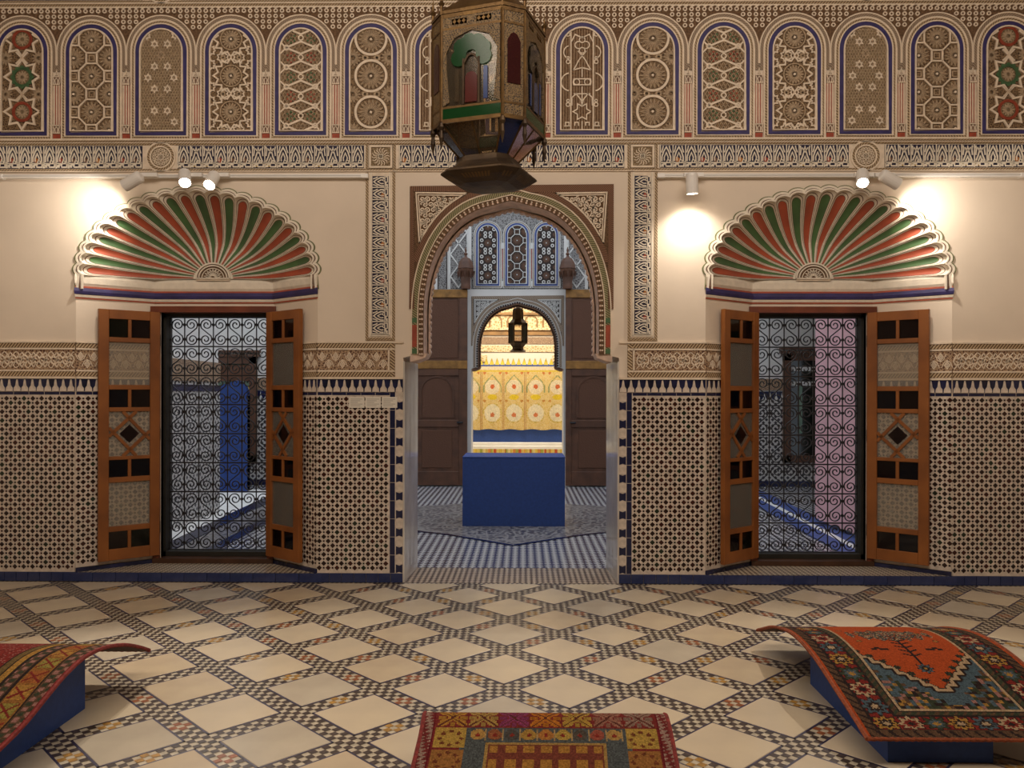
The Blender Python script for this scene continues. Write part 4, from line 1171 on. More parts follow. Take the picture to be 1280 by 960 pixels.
# framed openings in the far court wall
def court_frame(px0, px1, py0, py1, name, fill):
    a, c = PW(px0, py1, Y2 - .05), PW(px1, py0, Y2 - .05)
    b = MB(); w_ = .12
    for q in ((a.x, a.x + w_, a.z, c.z), (c.x - w_, c.x, a.z, c.z), (a.x, c.x, a.z, a.z + w_), (a.x, c.x, c.z - w_, c.z)): b.box(q[0], q[1], Y2 - .09, Y2 - .01, q[2], q[3])
    for zz in (c.z, c.z + .07): b.box(a.x - .06, c.x + .06, Y2 - .12, Y2 - .01, zz, zz + .04)
    o = add(name, b, 'cedar', kind='structure')
    b = MB(); b.box(a.x + .1, c.x - .1, Y2 - .03, Y2 - .015, a.z + .1, c.z - .1); add('opening_panel', b, fill, o)
    return a, c, o
a, c, o = court_frame(262, 321, 446, 578, 'window_3', 'dim_green')
b = MB(); b.box(a.x + .1, c.x - .1, Y2 - .07, Y2 - .02, c.z - .42, c.z - .14); add('transom', b, 'cedar_carved', o)
b = MB(); b.box(c.x - .30, c.x - .13, Y2 - .035, Y2 - .02, a.z + .12, c.z - .5); add('yellow_strip', b, 'gold_tile', o)  # plain yellow strip set in front of the opening panel
a, c, o = court_frame(979, 1035, 442, 578, 'window_4', 'glass_green')  # shade of the unlit interior is put into the dark pane tint
for zz in (c.z - .30, c.z - .55):
    b = MB(); b.box(a.x + .12, c.x - .12, Y2 - .06, Y2 - .02, zz, zz + .07); add('crossbar', b, 'court_stucco', o)
b = MB(); b.box((a.x + c.x) / 2 - .12, (a.x + c.x) / 2 - .06, Y2 - .06, Y2 - .02, a.z + .5, c.z - .5); add('crossbar', b, 'dim_green', o)
# side walls of the court
b = MB(); b.loft([[(-4.5, TH, z), (-4.02, TH, z), (-4.10, 4.05, z), (-4.5, 4.05, z)] for z in (0, 7)], caps=True); wl = add('wall_court_left', b, 'court_plaster', kind='structure')
b = MB(); b.loft([[(-4.10, TH, z), (-4.00, TH, z), (-4.08, 4.06, z), (-4.12, 4.06, z)] for z in (.0, 1.62)], caps=True); dl = add('dado_panel', b, 'court_zellij', wl)
b = MB(); b.loft([[(-4.10, TH, z), (-3.99, TH, z), (-4.07, 4.07, z), (-4.12, 4.07, z)] for z in (1.62, 1.70)], caps=True); add('tile_edge', b, 'tile_navy', wl)
b = MB(); b.loft([[(-4.10, TH, z), (-3.995, TH, z), (-4.075, 4.065, z), (-4.12, 4.065, z)] for z in (1.74, 2.0)], caps=True); add('stucco_band', b, 'carved_band', wl)
b = MB(); b.box(3.95, 4.4, TH, 3.0, 0, 7); add('wall_court_right', b, 'court_plaster', kind='structure')
b = MB(); b.box(-7.2, -7, TH, Y2, 0, 7); add('wall_court_end_left', b, 'court_plaster', kind='structure')
b = MB(); b.box(7, 7.2, TH, Y2, 0, 7); add('wall_court_end_right', b, 'court_plaster', kind='structure')
b = MB(); b.box(3.95, 7.2, TH, Y2, 3.6, 3.75); add('ceiling_gallery', b, 'ceiling_wood', kind='structure')

# pink curtain
b = MB(); rows = []
for zz in (.06, 1.2, 2.6, 3.3):
    rows.append([(3.62 + .16 * t / 40 * 0 + .035 * math.sin(t * 1.25) + .10 * t / 40, 3.30 - 2.3 * t / 40, zz) for t in range(41)])
b.loft(rows, 0, closed=False)
rows2 = [[(x + .03, y, z) for x, y, z in r] for r in rows]; b.loft(rows2, 0, closed=False)
cu = add('curtain', b, 'pink_curtain', label='pale pink cloth curtain hanging behind a scrolled window grille', cat='curtain', smooth=True)
b = MB(); b.tube([(3.66, 3.40, 3.32), (3.76, .9, 3.32)], .018); add('rod', b, 'iron', cu)
for yy in (3.34, .95): b = MB(); b.box(3.66, 3.95, yy, yy + .04, 3.30, 3.34); add('rod_bracket', b, 'iron', cu)

# blue display panel in the far left corner of the court
p0, p1 = PW(274, 600, 6.4), PW(311, 470, 6.4)
b = MB(); xs0, xs1 = p0.x - .35, p1.x
prof = [(xs0, 0), (xs1, 0), (xs1, 1.35)] + [(xs1 - .18 + .18 * math.cos(t), 1.55 + .25 * math.sin(t)) for t in np.linspace(0, math.pi / 2, 6)] + [(xs1 - .45, 1.72), (xs1 - .60, 1.45), (xs0, 1.35)]
b.prism(prof, -.06, .06); b.prism(prof, .06, -.06)
bd = add('exhibition_screen', b, 'paint_blue', matrix=T(0, 6.4), label='blue exhibition screen with rounded top standing in the courtyard behind the grille', cat='screen')
b = MB(); b.box(xs0, xs1, -.09, -.06, 0, .08); add('foot_rail', b, 'paint_blue', bd)

# blue plinth in the court
p0, p1 = PF(578, 658), PF(706, 658)
def plinth(name, x0, x1, y0, y1, h, label, group=None):
    o = thing(name, ((x0 + x1) / 2, (y0 + y1) / 2, 0), label, 'plinth', group); wx, wy = (x1 - x0) / 2, (y1 - y0) / 2
    b = MB(); b.bevel_box(-wx, wx, -wy, wy, 0.001, h - .012, .004, axis='z'); add('body', b, 'paint_blue', o)
    b = MB(); b.box(-wx - .002, wx + .002, -wy - .002, wy + .002, h - .012, h); add('top_board', b, 'paint_blue', o)
    return o
plinth('display_plinth', p0.x, p1.x, 2.94, 3.62, .835, 'tall blue box plinth standing in the open doorway to the courtyard')

# cedar door leaves folded back against the far court wall
def court_door(idx, x0, x1, inner):
    z0, z1 = .02, 3.38; y = Y2 - .10; t = .05
    b = MB()
    b.box(x0, x1, y, y + t, z0, z1)
    d = add('door_%d' % idx, b, 'cedar', kind='structure')
    w_ = x1 - x0
    def part(nm, a, c, za, zb, mat, dy=.018):
        b = MB(); b.bevel_box(x0 + a * w_, x0 + c * w_, y - dy, y, za, zb, .006); return add(nm, b, mat, d)
    part('top_rail', 0, 1, 3.24, 3.38, 'ochre_wood', .03); part('lock_rail', 0, 1, 2.02, 2.16, 'ochre_wood', .03)
    for a, c in ((0, .10), (.86, 1.0)):
        part('stile', a, c, 2.16, 3.24, 'cedar'); part('stile', a, c, .02, 2.02, 'cedar')
    part('carved_panel', .12, .84, 2.20, 3.20, 'cedar_carved', .010)
    part('rail', .1, .86, .02, .26, 'cedar', .022); part('rail', .1, .86, 1.02, 1.14, 'cedar', .022); part('rail', .1, .86, 1.90, 2.02, 'cedar', .022)
    part('lower_panel', .22, .74, .32, .96, 'cedar_carved', .014)
    b = MB(); xm = x0 + .48 * w_; hw = .26 * w_
    b.prism([(xm - hw, 1.18), (xm + hw, 1.18), (xm + hw, 1.62)] + [(xm + hw * math.cos(q), 1.62 + hw * .95 * math.sin(q)) for q in np.linspace(.2, math.pi - .2, 9)] + [(xm - hw, 1.62)], -y, -(y - .014)); add('arched_panel', b, 'cedar_carved', d)
    b = MB(); b.ribbon([(xm - hw - .02, 1.18), (xm - hw - .02, 1.62)] + [(xm - (hw + .02) * math.cos(q), 1.62 + (hw + .02) * .95 * math.sin(q)) for q in np.linspace(.1, math.pi - .1, 11)] + [(xm + hw + .02, 1.62), (xm + hw + .02, 1.18)], .03, -y, -(y - .024)); add('arch_moulding', b, 'cedar', d)
    xi = x1 - .07 if inner > 0 else x0 + .07
    b = MB(); b.tube([(xi - .10 * inner, y - .03, 1.10), (xi, y - .05, 1.10)], .016); add('bolt', b, 'iron', d)
xl = PW(584, 500, 7.15).x; xr = PW(707, 500, 7.15).x
court_door(1, xl - 1.0, xl, 1); court_door(2, xr, xr + 1.0, -1)
# domed brackets over the leaves
def bracket(xpx, label):
    p = PW(xpx, 362, 7.08); o = thing('pivot_bracket', (p.x, 7.10, 3.385), label, 'bracket', 'domed brackets over the cedar doors')
    def lathe(nm, prof, n, mat, ph=0):
        b = MB(); b.loft([[(r * math.cos(ph + 2 * math.pi * k / n), r * math.sin(ph + 2 * math.pi * k / n), z) for k in range(n)] for r, z in prof], caps=True); return add(nm, b, mat, o)
    lathe('post', [(.085, 0), (.09, .04), (.085, .10), (.09, .22)], 8, 'cedar', math.pi / 8)
    lathe('cup', [(.09, .20), (.115, .26), (.135, .30), (.14, .335), (.125, .345)], 8, 'cedar_carved', math.pi / 8)
    for k in range(8):
        a = k * math.pi / 4; b = MB(); b.tube([(.128 * math.cos(a), .128 * math.sin(a), .30), (.128 * math.cos(a), .128 * math.sin(a), .18)], [.028, .004], 0, 5); add('drop', b, 'cedar', o)
    lathe('dome', [(.14, .345), (.13, .40), (.115, .46), (.075, .52), (.03, .54)], 12, 'cedar')
    lathe('finial', [(.03, .54), (.018, .57), (.035, .60), (.012, .63), (.02, .66), (.004, .72)], 8, 'cedar')
bracket(582, 'dark domed wooden bracket standing over a cedar door leaf')
bracket(709.5, 'dark domed wooden bracket standing over a cedar door leaf')

# ------------------------------------------------------------------ bright room beyond
Y3 = 12.5
b = MB(); b.box(-3.2, 3.0, Y2 + .0, Y3, -.12, 0.0); add('floor_far_room', b, 'far_white', kind='structure')
b = MB(); b.box(-3.2, -3.0, Y2 + .55, Y3, 0, 4.6); add('wall_far_room_left', b, 'far_plaster', kind='structure')
b = MB(); b.box(2.8, 3.0, Y2 + .55, Y3, 0, 4.6); add('wall_far_room_right', b, 'far_plaster', kind='structure')
b = MB(); b.box(-3.2, 3.0, Y2 + .55, Y3, 4.6, 4.75); add('ceiling_far_room', b, 'far_wood', kind='structure')
b = MB(); b.box(-3.2, 3.0, Y3, Y3 + .2, 0, 4.75); wf = add('wall_far_room', b, 'far_plaster', kind='structure')
def fz(y): return PW(646, y, Y3).z
def band(nm, y0, y1, mat, d=.02, x0=-3.0, x1=2.8):
    b = MB(); b.box(x0, x1, Y3 - d, Y3, fz(y1), fz(y0)); return add(nm, b, mat, wf)
band('blue_course', 455, 460, 'far_blue'); band('dado_panel', 460, 560, 'court_zellij', .01)
xa, xb = PW(609.5, 450, Y3).x, PW(690, 450, Y3).x
band('carved_strip', 432, 440, 'far_carved', .03); band('carved_band', 421.5, 430, 'carved_band', .025); band('cornice', 413, 419, 'far_wood', .06); band('ledge', 410, 413, 'far_carved', .12)
band('arcade_ground', 394, 410, 'far_carved', .01); band('ledge', 391, 394, 'far_wood', .1); band('upper_band', 370, 391, 'far_carved', .02)
b = MB()
for k in range(14):
    xx = -2.9 + k * .42; zz = fz(410)
    b.ribbon([(xx, zz), (xx, zz + .17)] + [(xx + .14 - .14 * math.cos(t), zz + .17 + .12 * math.sin(t)) for t in np.linspace(0, math.pi, 8)] + [(xx + .28, zz)], .03, -Y3 + .012, -Y3 + .03)
add('blind_arcade', b, 'far_wood', wf)
for x in (xa - .10, xb + .10):
    for y0, y1 in ((433, 440), (444, 453)):
        b = MB(); b.bevel_box(x - .09, x + .09, Y3 - .045, Y3, fz(y1), fz(y0), .01); add('square_boss', b, 'far_carved', wf)
# yellow hanging on its stand
YT = 11.0
def tz(y): return PW(646, y, YT).z
tx0, tx1 = PW(584, 500, YT).x - .15, PW(706, 500, YT).x + .15
st = thing('textile_stand', ((tx0 + tx1) / 2, YT + .4, 0), 'blue stand with white steps behind the yellow hanging', 'stand')
hw = (tx1 - tx0) / 2
b = MB(); b.bevel_box(-hw, hw, -.36, .3, .53, tz(456), .006, axis='z'); add('body', b, 'paint_blue', st)
for k, (ya, za, zb_) in enumerate(((-.50, .455, .53), (-.56, .395, .455))): b = MB(); b.bevel_box(-hw - .05, hw + .05, ya, .3, za, zb_, .008, axis='z'); add('step', b, 'far_white', st)
b = MB(); b.box(-hw - .05, hw + .05, -.58, .3, 0.001, .395); add('base', b, 'far_white', st)
def woven_plane(name, nx, nz, col, width, height, y0, label, cat, loc, wave=.012):
    vs, fs = [], []
    for j in range(nz + 1):
        for i in range(nx + 1):
            vs.append((-width / 2 + width * i / nx, y0 + wave * math.sin(i * .35) * (1 - j / nz), height * j / nz + (.012 * math.sin(i * .21) if j == 0 else 0)))
    for j in range(nz):
        for i in range(nx): a = j * (nx + 1) + i; fs.append((a, a + 1, a + nx + 2, a + nx + 1))
    me = bpy.data.meshes.new(name); me.from_pydata(vs, [], fs); me.materials.append(MATS['woven'])
    at = me.attributes.new('weave', 'FLOAT_COLOR', 'FACE'); at.data.foreach_set('color', np.c_[col.reshape(-1, 3), np.ones(nx * nz)].ravel().astype(np.float32))
    o = put(name, me, None, T(*loc), None, label, cat); md = o.modifiers.new('thick', 'SOLIDIFY'); md.thickness = .008; return o
nx, nz = 150, 70; I, J = np.meshgrid(np.arange(nx) / nx, np.arange(nz) / nz)
tw, thh = 2 * hw - .04, tz(458) - tz(537)
Xm = I * tw; per = .475; ph = (Xm - tw / 2 + per / 2 + .05) / per; fx = (ph % 1 - .5) * per; Zm = J * thh
col = np.tile(np.array((.84, .62, .26)), (nz, nx, 1)) + rng.uniform(-.10, .10, (nz, nx, 1)) * np.array((.5, .8, 1))
def paint(mask, c): col[mask] = np.array(c) * (1 + rng.uniform(-.12, .12, (mask.sum(), 1)))
paint((np.hypot(fx, Zm - .92) < .16), (.90, .76, .52)); paint((np.hypot(fx * 1.1, Zm - .35) < .19), (.90, .80, .56))
arch_r = np.abs(np.abs(fx) - (.19 - np.clip(Zm - .93, 0, 1) ** 1.35 * 1.25)); paint((arch_r < .013) & (Zm > .80) & (Zm < 1.20), (.34, .37, .17))
paint(np.abs(np.abs(fx) - .222) < .006, (.55, .30, .12)); paint(np.hypot(fx, Zm - .93) < .048, (.72, .17, .06)); paint(np.hypot(fx, Zm - .31) < .048, (.74, .24, .10))
paint(np.hypot(np.abs(fx) - .17, Zm - .62) < .03, (.62, .30, .08)); paint((np.hypot(fx / 1.8, Zm - .70) < .06), (.85, .62, .05)); paint(np.hypot(np.abs(fx) - .17, Zm - 1.23) < .03, (.66, .24, .08))
paint((np.hypot(fx, Zm - .35) > .19) & (np.hypot(fx, Zm - .35) < .215) & (rng.rand(nz, nx) < .5), (.62, .48, .10)); paint((Zm > 1.30), (.88, .72, .50)); paint(np.abs(Zm - 1.40) < .012, (.70, .36, .16)); paint((Zm > 1.26) & (Zm < 1.30), (.80, .58, .10))
yh = woven_plane('wall_hanging', nx, nz, col, tw, thh, 0, 'yellow woven hanging with flower medallions under pointed arches', 'hanging', ((tx0 + tx1) / 2, YT, tz(537)))
b = MB(); n = 20; pw = tw / n
for k in range(n):
    x = -tw / 2 + (k + .5) * pw; q = MB()
    q.prism([(x - pw * .46, 0), (x + pw * .46, 0), (x + pw * .30, .05), (x + .008, .10), (x, .16), (x - .008, .10), (x - pw * .30, .05)], -.01, .01); q.prism([(x - pw * .46, 0), (x + pw * .46, 0), (x, .16)], .01, -.01)
    add('crest_point', q, 'gold_tile', st, matrix=T(0, -.2, tz(456) - .002))
nx, nz = 120, 10; col = np.zeros((nz, nx, 3)); cs = [(.80, .60, .18), (.84, .70, .30), (.62, .12, .04), (.45, .45, .08), (.85, .66, .20), (.75, .30, .08), (.82, .58, .10)]
for i in range(nx): col[:, i] = np.array(cs[(i // 3 * 5 + i // 7) % 7]) * rng.uniform(.85, 1.1)
woven_plane('striped_textile', nx, nz, col, tw, .395, 0, 'yellow, red and green striped textile hung along the lowest step', 'textile', ((tx0 + tx1) / 2, YT - .20, .002), .006)

# ------------------------------------------------------------------ lanterns
def octa(w_, t_, z, s=1.): return [(x * s, y * s, z) for x, y in ((-w_, -t_), (w_, -t_), (t_, -w_), (t_, w_), (w_, t_), (-w_, t_), (-t_, w_), (-t_, -w_))]
def big_lantern():
    Y = -2.1; c = PW(612, 120, Y); o = thing('brass_lantern', (c.x, Y, 0), 'large brass lantern with coloured glass hanging above the hall', 'lantern', rz=math.radians(-18.7))
    w_, t_ = .183, .279
    zt, zb = 3.715, 3.125
    V = octa(w_, t_, 0)
    fr = MB()
    for x, y, _ in V: fr.tube([(x, y, zb), (x, y, zt)], .010, 0, 6)
    for zz, hh in ((zb, .022), (zt, .022), (zb + .075, .012), (zt - .075, .012)): fr.loft([[(x * s, y * s, z) for x, y, _ in V] for s, z in ((.985, zz - hh / 2), (1.015, zz - hh / 2), (1.015, zz + hh / 2), (.985, zz + hh / 2))])
    frame = add('frame', fr, 'brass', o)
    for k in range(8):
        a, c2 = Vector(V[k]), Vector(V[(k + 1) % 8]); L = (c2 - a).length; d = (c2 - a) / L
        Mx = Matrix(((d.x, -d.y, 0, a.x), (d.y, d.x, 0, a.y), (0, 0, 1, 0), (0, 0, 0, 1)))
        wide = L > .2
        b = MB()
        if wide:
            xs = [.01, L * .3 - .045, L * .3 + .045, L * .7 - .045, L * .7 + .045, L - .01]
            for q in (0, 2, 4): b.box(xs[q], xs[q + 1], -.003, .003, zt - .07, zt - .012)
            for q in (1, 3): b.box(xs[q], xs[q + 1], -.003, .003, zt - .07, zt - .056); b.box(xs[q], xs[q + 1], -.003, .003, zt - .024, zt - .012)
        else: b.box(.01, L - .01, -.003, .003, zt - .07, zt - .012)
        add('pierced_band', b, 'brass_pierced', o, matrix=Mx)
        if wide:
            for q in range(2):
                for r in range(3):
                    b = MB(); b.disc(L * (.3 + .4 * q) + (r - 1) * .028, zt - .04, .012, .003, .006, 0, 4); b.ribbon([(L * (.3 + .4 * q) + (r - 1) * .028, zt - .058), (L * (.3 + .4 * q) + (r - 1) * .028, zt - .022)], .004, -.002, .003); add('pierced_star', b, 'brass', o, matrix=Mx)
        b = MB(); b.box(.01, L - .01, -.003, .003, zb + .01, zb + .072); add('glass_strip', b, 'lantern_green' if wide else 'brass_pierced', o, matrix=Mx)
        z0, z1 = zb + .082, zt - .082; H = z1 - z0; m = L / 2
        if wide:
            b = MB(); b.box(.012, L - .012, .001, .003, z0, z1); pn = add('pane', b, 'lantern_glass', o, matrix=Mx)
            front = k == 0
            # pierced surround
            b = MB()
            pts = [(.012, z0), (.05, z0 + .02), (.035, z0 + .18), (.03, z1 - .13), (.08, z1 - .05), (m, z1 - .015), (L - .08, z1 - .05), (L - .03, z1 - .13), (L - .035, z0 + .18), (L - .05, z0 + .02), (L - .012, z0), (L - .012, z1), (.012, z1)]
            b.prism(pts, -.002, .006); add('pierced_surround', b, 'brass_pierced', o, matrix=Mx)
            # lobed horseshoe of coloured glass over a column
            b = MB(); zc = z0 + .275
            for ang, rr in ((-.25, .058), (.42, .062), (1.05, .062), (1.75, .062), (2.45, .062), (3.35, .062)):
                b.disc(m + .075 * math.cos(ang), zc + .070 * math.sin(ang), .048, .004, .008 + ang * .0003, 0, 12)
            add('glass_crown', b, 'lantern_green' if k in (0, 4) else 'lantern_glass', o, matrix=Mx)
            b = MB(); b.prism([(m - .036, z0 + .01), (m + .036, z0 + .01), (m + .036, z0 + .15), (m + .022, z0 + .172), (m, z0 + .18), (m - .022, z0 + .172), (m - .036, z0 + .15)], .003, .008); add('glass_column', b, 'lantern_red' if k in (0, 4) else 'lantern_blue', o, matrix=Mx)
            b = MB(); b.ribbon([(m - .046, z0), (m - .046, zc - .02)], .012, .002, .010); b.ribbon([(m + .046, z0), (m + .046, zc - .02)], .012, .002, .010); b.ribbon([(m - .046, zc - .05), (m - .02, zc - .008), (m, zc), (m + .02, zc - .008), (m + .046, zc - .05)], .010, .002, .010); add('leading', b, 'brass_dark', o, matrix=Mx)
            for e in (-1, 1):
                b = MB(); b.box(m + e * .085 - .012, m + e * .085 + .012, -.007, -.003, z0 + .02, z0 + .20); add('side_glass', b, 'lantern_blue' if e > 0 or k != 0 else 'lantern_glass', o, matrix=Mx)
        else:
            b = MB(); b.box(.010, L - .010, -.002, .002, z0, z1); add('pierced_panel', b, 'brass_pierced', o, matrix=Mx)
            b = MB(); b.prism([(.028, z0 + .10), (L - .028, z0 + .10), (L - .028, z1 - .09), (m + .02, z1 - .055), (m, z1 - .045), (m - .02, z1 - .055), (.028, z1 - .09)], .002, .006); add('glass_arch', b, 'lantern_maroon', o, matrix=Mx)
    # tapering lower glass
    lz = 2.955; ls = .50
    for k in range(8):
        a, c2 = V[k], V[(k + 1) % 8]
        b = MB(); q = [(a[0], a[1], zb), (c2[0], c2[1], zb), (c2[0] * ls, c2[1] * ls, lz), (a[0] * ls, a[1] * ls, lz)]
        n = Vector((a[0] + c2[0], a[1] + c2[1], 0)).normalized() * .004
        b.loft([q, [(x - n.x, y - n.y, z) for x, y, z in q]], caps=True); add('lower_pane', b, ('lantern_glass', 'lantern_blue', 'lantern_glass', 'lantern_glass', 'lantern_glass', 'lantern_blue', 'lantern_glass', 'lantern_blue')[k], o)
    b = MB()
    for x, y, _ in V: b.tube([(x, y, zb), (x * ls, y * ls, lz)], .006, 0, 5)
    for k in (0, 2, 4, 6):
        a, c2 = V[k], V[(k + 1) % 8]; mx, my = (a[0] + c2[0]) / 2, (a[1] + c2[1]) / 2; b.tube([(mx, my, zb), (mx * ls, my * ls, lz)], .005, 0, 5)
    add('lower_ribs', b, 'brass', o)
    # flared skirt and dish
    b = MB(); b.loft([[(x * s, y * s, z) for x, y, _ in V] for s, z in ((.46, 2.975), (.54, 2.965), (.60, 2.93), (.70, 2.895), (.86, 2.872), (.87, 2.862), (.74, 2.835), (.52, 2.808), (.30, 2.798), (.05, 2.795))], caps=True); sk = add('skirt', b, 'brass_dark', o)
    for k in range(8):
        a, c2 = Vector(V[k]), Vector(V[(k + 1) % 8]); L = (c2 - a).length
        for q in range(9 if L > .2 else 3):
            f = (.22 + .56 * q / 8) if L > .2 else (.3 + .2 * q)
            p = a.lerp(c2, f); p0, p1 = p * .80, p * .68; dv = (c2 - a).normalized() * .006
            b = MB(); q4 = [Vector((p0.x, p0.y, 2.8455)), Vector((p1.x, p1.y, 2.8255))]
            b.face([q4[0] - dv + Vector((0, 0, -.001)), q4[0] + dv + Vector((0, 0, -.001)), q4[1] + dv + Vector((0, 0, -.001)), q4[1] - dv + Vector((0, 0, -.001))]); add('slit', b, 'brass', sk)
    # shoulder, neck, crown, chain
    b = MB(); b.loft([[(x * s, y * s, z) for x, y, _ in V] for s, z in ((1.03, zt + .012), (1.03, zt + .03), (.92, zt + .06), (.62, 3.85), (.58, 3.86))]); add('shoulder', b, 'brass', o)
    b = MB(); b.loft([[(x * s, y * s, z) for x, y, _ in V] for s, z in ((.56, 3.855), (.58, 3.875), (.54, 3.885), (.54, 4.06), (.60, 4.075), (.60, 4.10), (.40, 4.16))]); add('neck', b, 'brass_pierced', o)
    b = MB(); b.loft([[(r * math.cos(q * math.pi / 8), r * math.sin(q * math.pi / 8), z) for q in range(16)] for r, z in ((.14, 4.15), (.16, 4.20), (.13, 4.30), (.07, 4.38), (.03, 4.42), (.05, 4.45), (.02, 4.50))], caps=True); add('crown', b, 'brass', o)
    b = MB(); b.tube([(0, 0, 4.49), (0, 0, HC - .04)], .010, 0, 6); add('chain', b, 'brass_dark', o)
    b = MB(); b.loft([[(r * math.cos(q * math.pi / 8), r * math.sin(q * math.pi / 8), z) for q in range(16)] for r, z in ((.02, HC - .06), (.07, HC - .03), (.08, HC))], caps=True); add('ceiling_rose', b, 'brass_dark', o)
    for x, y, _ in V:
        b = MB(); b.tube([(x, y, zt + .01), (x, y, zt + .06), (x, y, zt + .075), (x, y, zt + .09), (x, y, zt + .15)], [.009, .010, .018, .008, .002], 0, 7); add('finial', b, 'brass', o)
        b = MB(); b.tube([(x, y, zb - .005), (x, y, zb - .03), (x, y, zb - .05), (x, y, zb - .09), (x, y, zb - .15)], [.012, .018, .010, .014, .002], 0, 7); add('drop', b, 'brass_dark', o)
big_lantern()
def small_lantern():
    Yl = 8.7; c = PW(647.5, 410, Yl); g = lambda y: PW(647.5, y, Yl).z; o = thing('dark_lantern', (c.x, Yl, 0), 'small dark metal lantern with an oval glass hanging in the far arch', 'lantern')
    s0 = .185
    def lo(nm, prof, mat): b = MB(); b.loft([octa(.42 * s * s0, 1. * s * s0 * .92, z) for s, z in prof], caps=True); return add(nm, b, mat, o)
    lo('base', [(.75, g(440)), (.9, g(439)), (.62, g(436.5)), (.60, g(434)), (.95, g(429))], 'brass_dark')
    lo('top', [(.95, g(404)), (.62, g(399)), (.60, g(388)), (.5, g(386)), (.2, g(384))], 'brass_dark')
    V = octa(.42 * s0, .92 * s0, 0)
    b = MB()
    for x, y, _ in V: b.tube([(x, y, g(429)), (x, y, g(404))], .014, 0, 5)
    for k in range(8):
        a, c2 = Vector(V[k]), Vector(V[(k + 1) % 8])
        for za, zb_ in ((g(429), g(427)), (g(407), g(404))): b.face([(a.x, a.y, za), (c2.x, c2.y, za), (c2.x, c2.y, zb_), (a.x, a.y, zb_)])
    add('frame', b, 'brass_dark', o)
    for k in range(8):
        a, c2 = Vector(V[k]), Vector(V[(k + 1) % 8]); b = MB(); b.face([(a.x, a.y, g(428)), (c2.x, c2.y, g(428)), (c2.x, c2.y, g(405)), (a.x, a.y, g(405))]); add('pane', b, 'lantern_glass' if k in (0, 4) else ('lantern_green' if k in (2, 6) else 'glass_green'), o)
    b = MB(); b.tube([(0, 0, g(385)), (0, 0, 4.6)], .012, 0, 6); add('rod', b, 'iron', o)
small_lantern()

# ------------------------------------------------------------------ track lighting
def track(name, px0, px1, py, label):
    a, c = PW(px0, py, -.03), PW(px1, py, -.03); o = thing(name, ((a.x + c.x) / 2, -.03, (a.z + c.z) / 2), label, 'light track', 'lighting tracks under the frieze'); L = (c.x - a.x) / 2
    b = MB(); b.box(-L, L, -.018, .03, -.014, .014); add('rail', b, 'white_metal', o)
    b = MB(); b.box(-L, L, -.0195, -.018, -.004, .004); add('slot', b, 'lamp_grey', o)
    for e in (-1, 1): b = MB(); b.box(e * L - .03, e * L + .03, -.021, .03, -.017, .017); add('end_cap', b, 'white_metal', o)
track('light_track', 0, 456, 220.5, 'thin white lighting track carrying three spotlights close together'); track('light_track', 826, 1279, 219.5, 'thin white lighting track carrying a pair of spotlights and a lone one')
def spot(px, py, aim, power, label, ang=60, yoff=-.14, glow=True, blend=.6, group=None, zdrop=.0):
    base = PW(px, py, yoff); zt = PW(px, 220, -.05).z
    o = thing('spotlight', base, label, 'spotlight', group)
    d = (Vector(aim) - base).normalized(); q = d.to_track_quat('Z', 'Y').to_matrix().to_4x4()
    b = MB(); n = 18; ring = lambda r, z: [(r * math.cos(2 * math.pi * k / n), r * math.sin(2 * math.pi * k / n), z) for k in range(n)]
    b.loft([ring(.03, -.085), ring(.047, -.075), ring(.05, -.06), ring(.05, .085), ring(.044, .085), ring(.042, .060)], 0); b.face(ring(.03, -.085)); add('housing', b, 'white_metal', o, matrix=q, smooth=False)
    b = MB(); b.face(ring(.0425, .062)); add('lens', b, 'lamp_glow', o, matrix=q)
    b = MB(); b.tube([(0, 0, 0), (0, .045, .03), (0, -yoff - .066, zt - base.z)], .010, 0, 6); add('arm', b, 'white_metal', o)
    b = MB(); b.box(-.04, .12, -yoff - .09, -yoff - .0525, zt - base.z - .014, zt - base.z + .018); add('adapter', b, 'white_metal', o)
    l = bpy.data.lights.new('spot_beam', 'SPOT'); l.energy = power; l.color = (1, .88, .74); l.spot_size = math.radians(ang); l.spot_blend = blend; l.shadow_soft_size = .035
    lo = bpy.data.objects.new('spot_beam', l); COL.objects.link(lo); lo.parent = o
    lo.matrix_local = q @ T(0, 0, .09) @ Matrix.Rotation(math.pi, 4, 'X')
    return o
spot(166, 226, (-5.2, .0, 2.3), 52, 'white spotlight swivelled sideways beside two glowing ones above the shell hood', 120, -.26, blend=1.)
spot(231, 222, (-1.4, -3.4, .0), 210, 'glowing spotlight in the middle of three heads above the shell hood', 70)
spot(265, 225, (-2.6, -3.6, .0), 150, 'glowing spotlight at the archway end of three heads above the shell hood', 60)
spot(865, 229, (1.47, .0, 1.5), 32, 'lone white spotlight pointing straight down beside the carved lettered pilaster', 130, -.20, blend=1.)
spot(1078, 222, (1.6, -3.4, .0), 210, 'glowing spotlight of the pair above the shell hood behind the prayer rug', 75)
spot(1112, 224, (4.9, .0, 2.3), 52, 'white swivelled spotlight of the pair above the shell hood behind the prayer rug', 120, -.26, blend=1.)

# ------------------------------------------------------------------ label cards on the dado
for k, x in enumerate((446, 466.5, 487)):
    p = PW(x, 503, -.013); hw, hh = .065, .046
    o = thing('label_card', (p.x, -.0135, p.z), ('white printed card nearest the window shutter of three on the tiled pier', 'white printed card between two others on the tiled pier', 'white printed card nearest the zigzag tile border of the doorway')[k], 'card', 'cards on the tiled pier')
    b = MB(); b.box(-hw, hw, -.004, 0, -hh, hh); add('board', b, 'card', o)
    b = MB()
    for q in range(5): b.box(-hw + .012, hw - .015 - .02 * (q % 3), -.0045, -.004, hh - .020 - q * .014, hh - .016 - q * .014)
    add('print', b, 'ink', o)

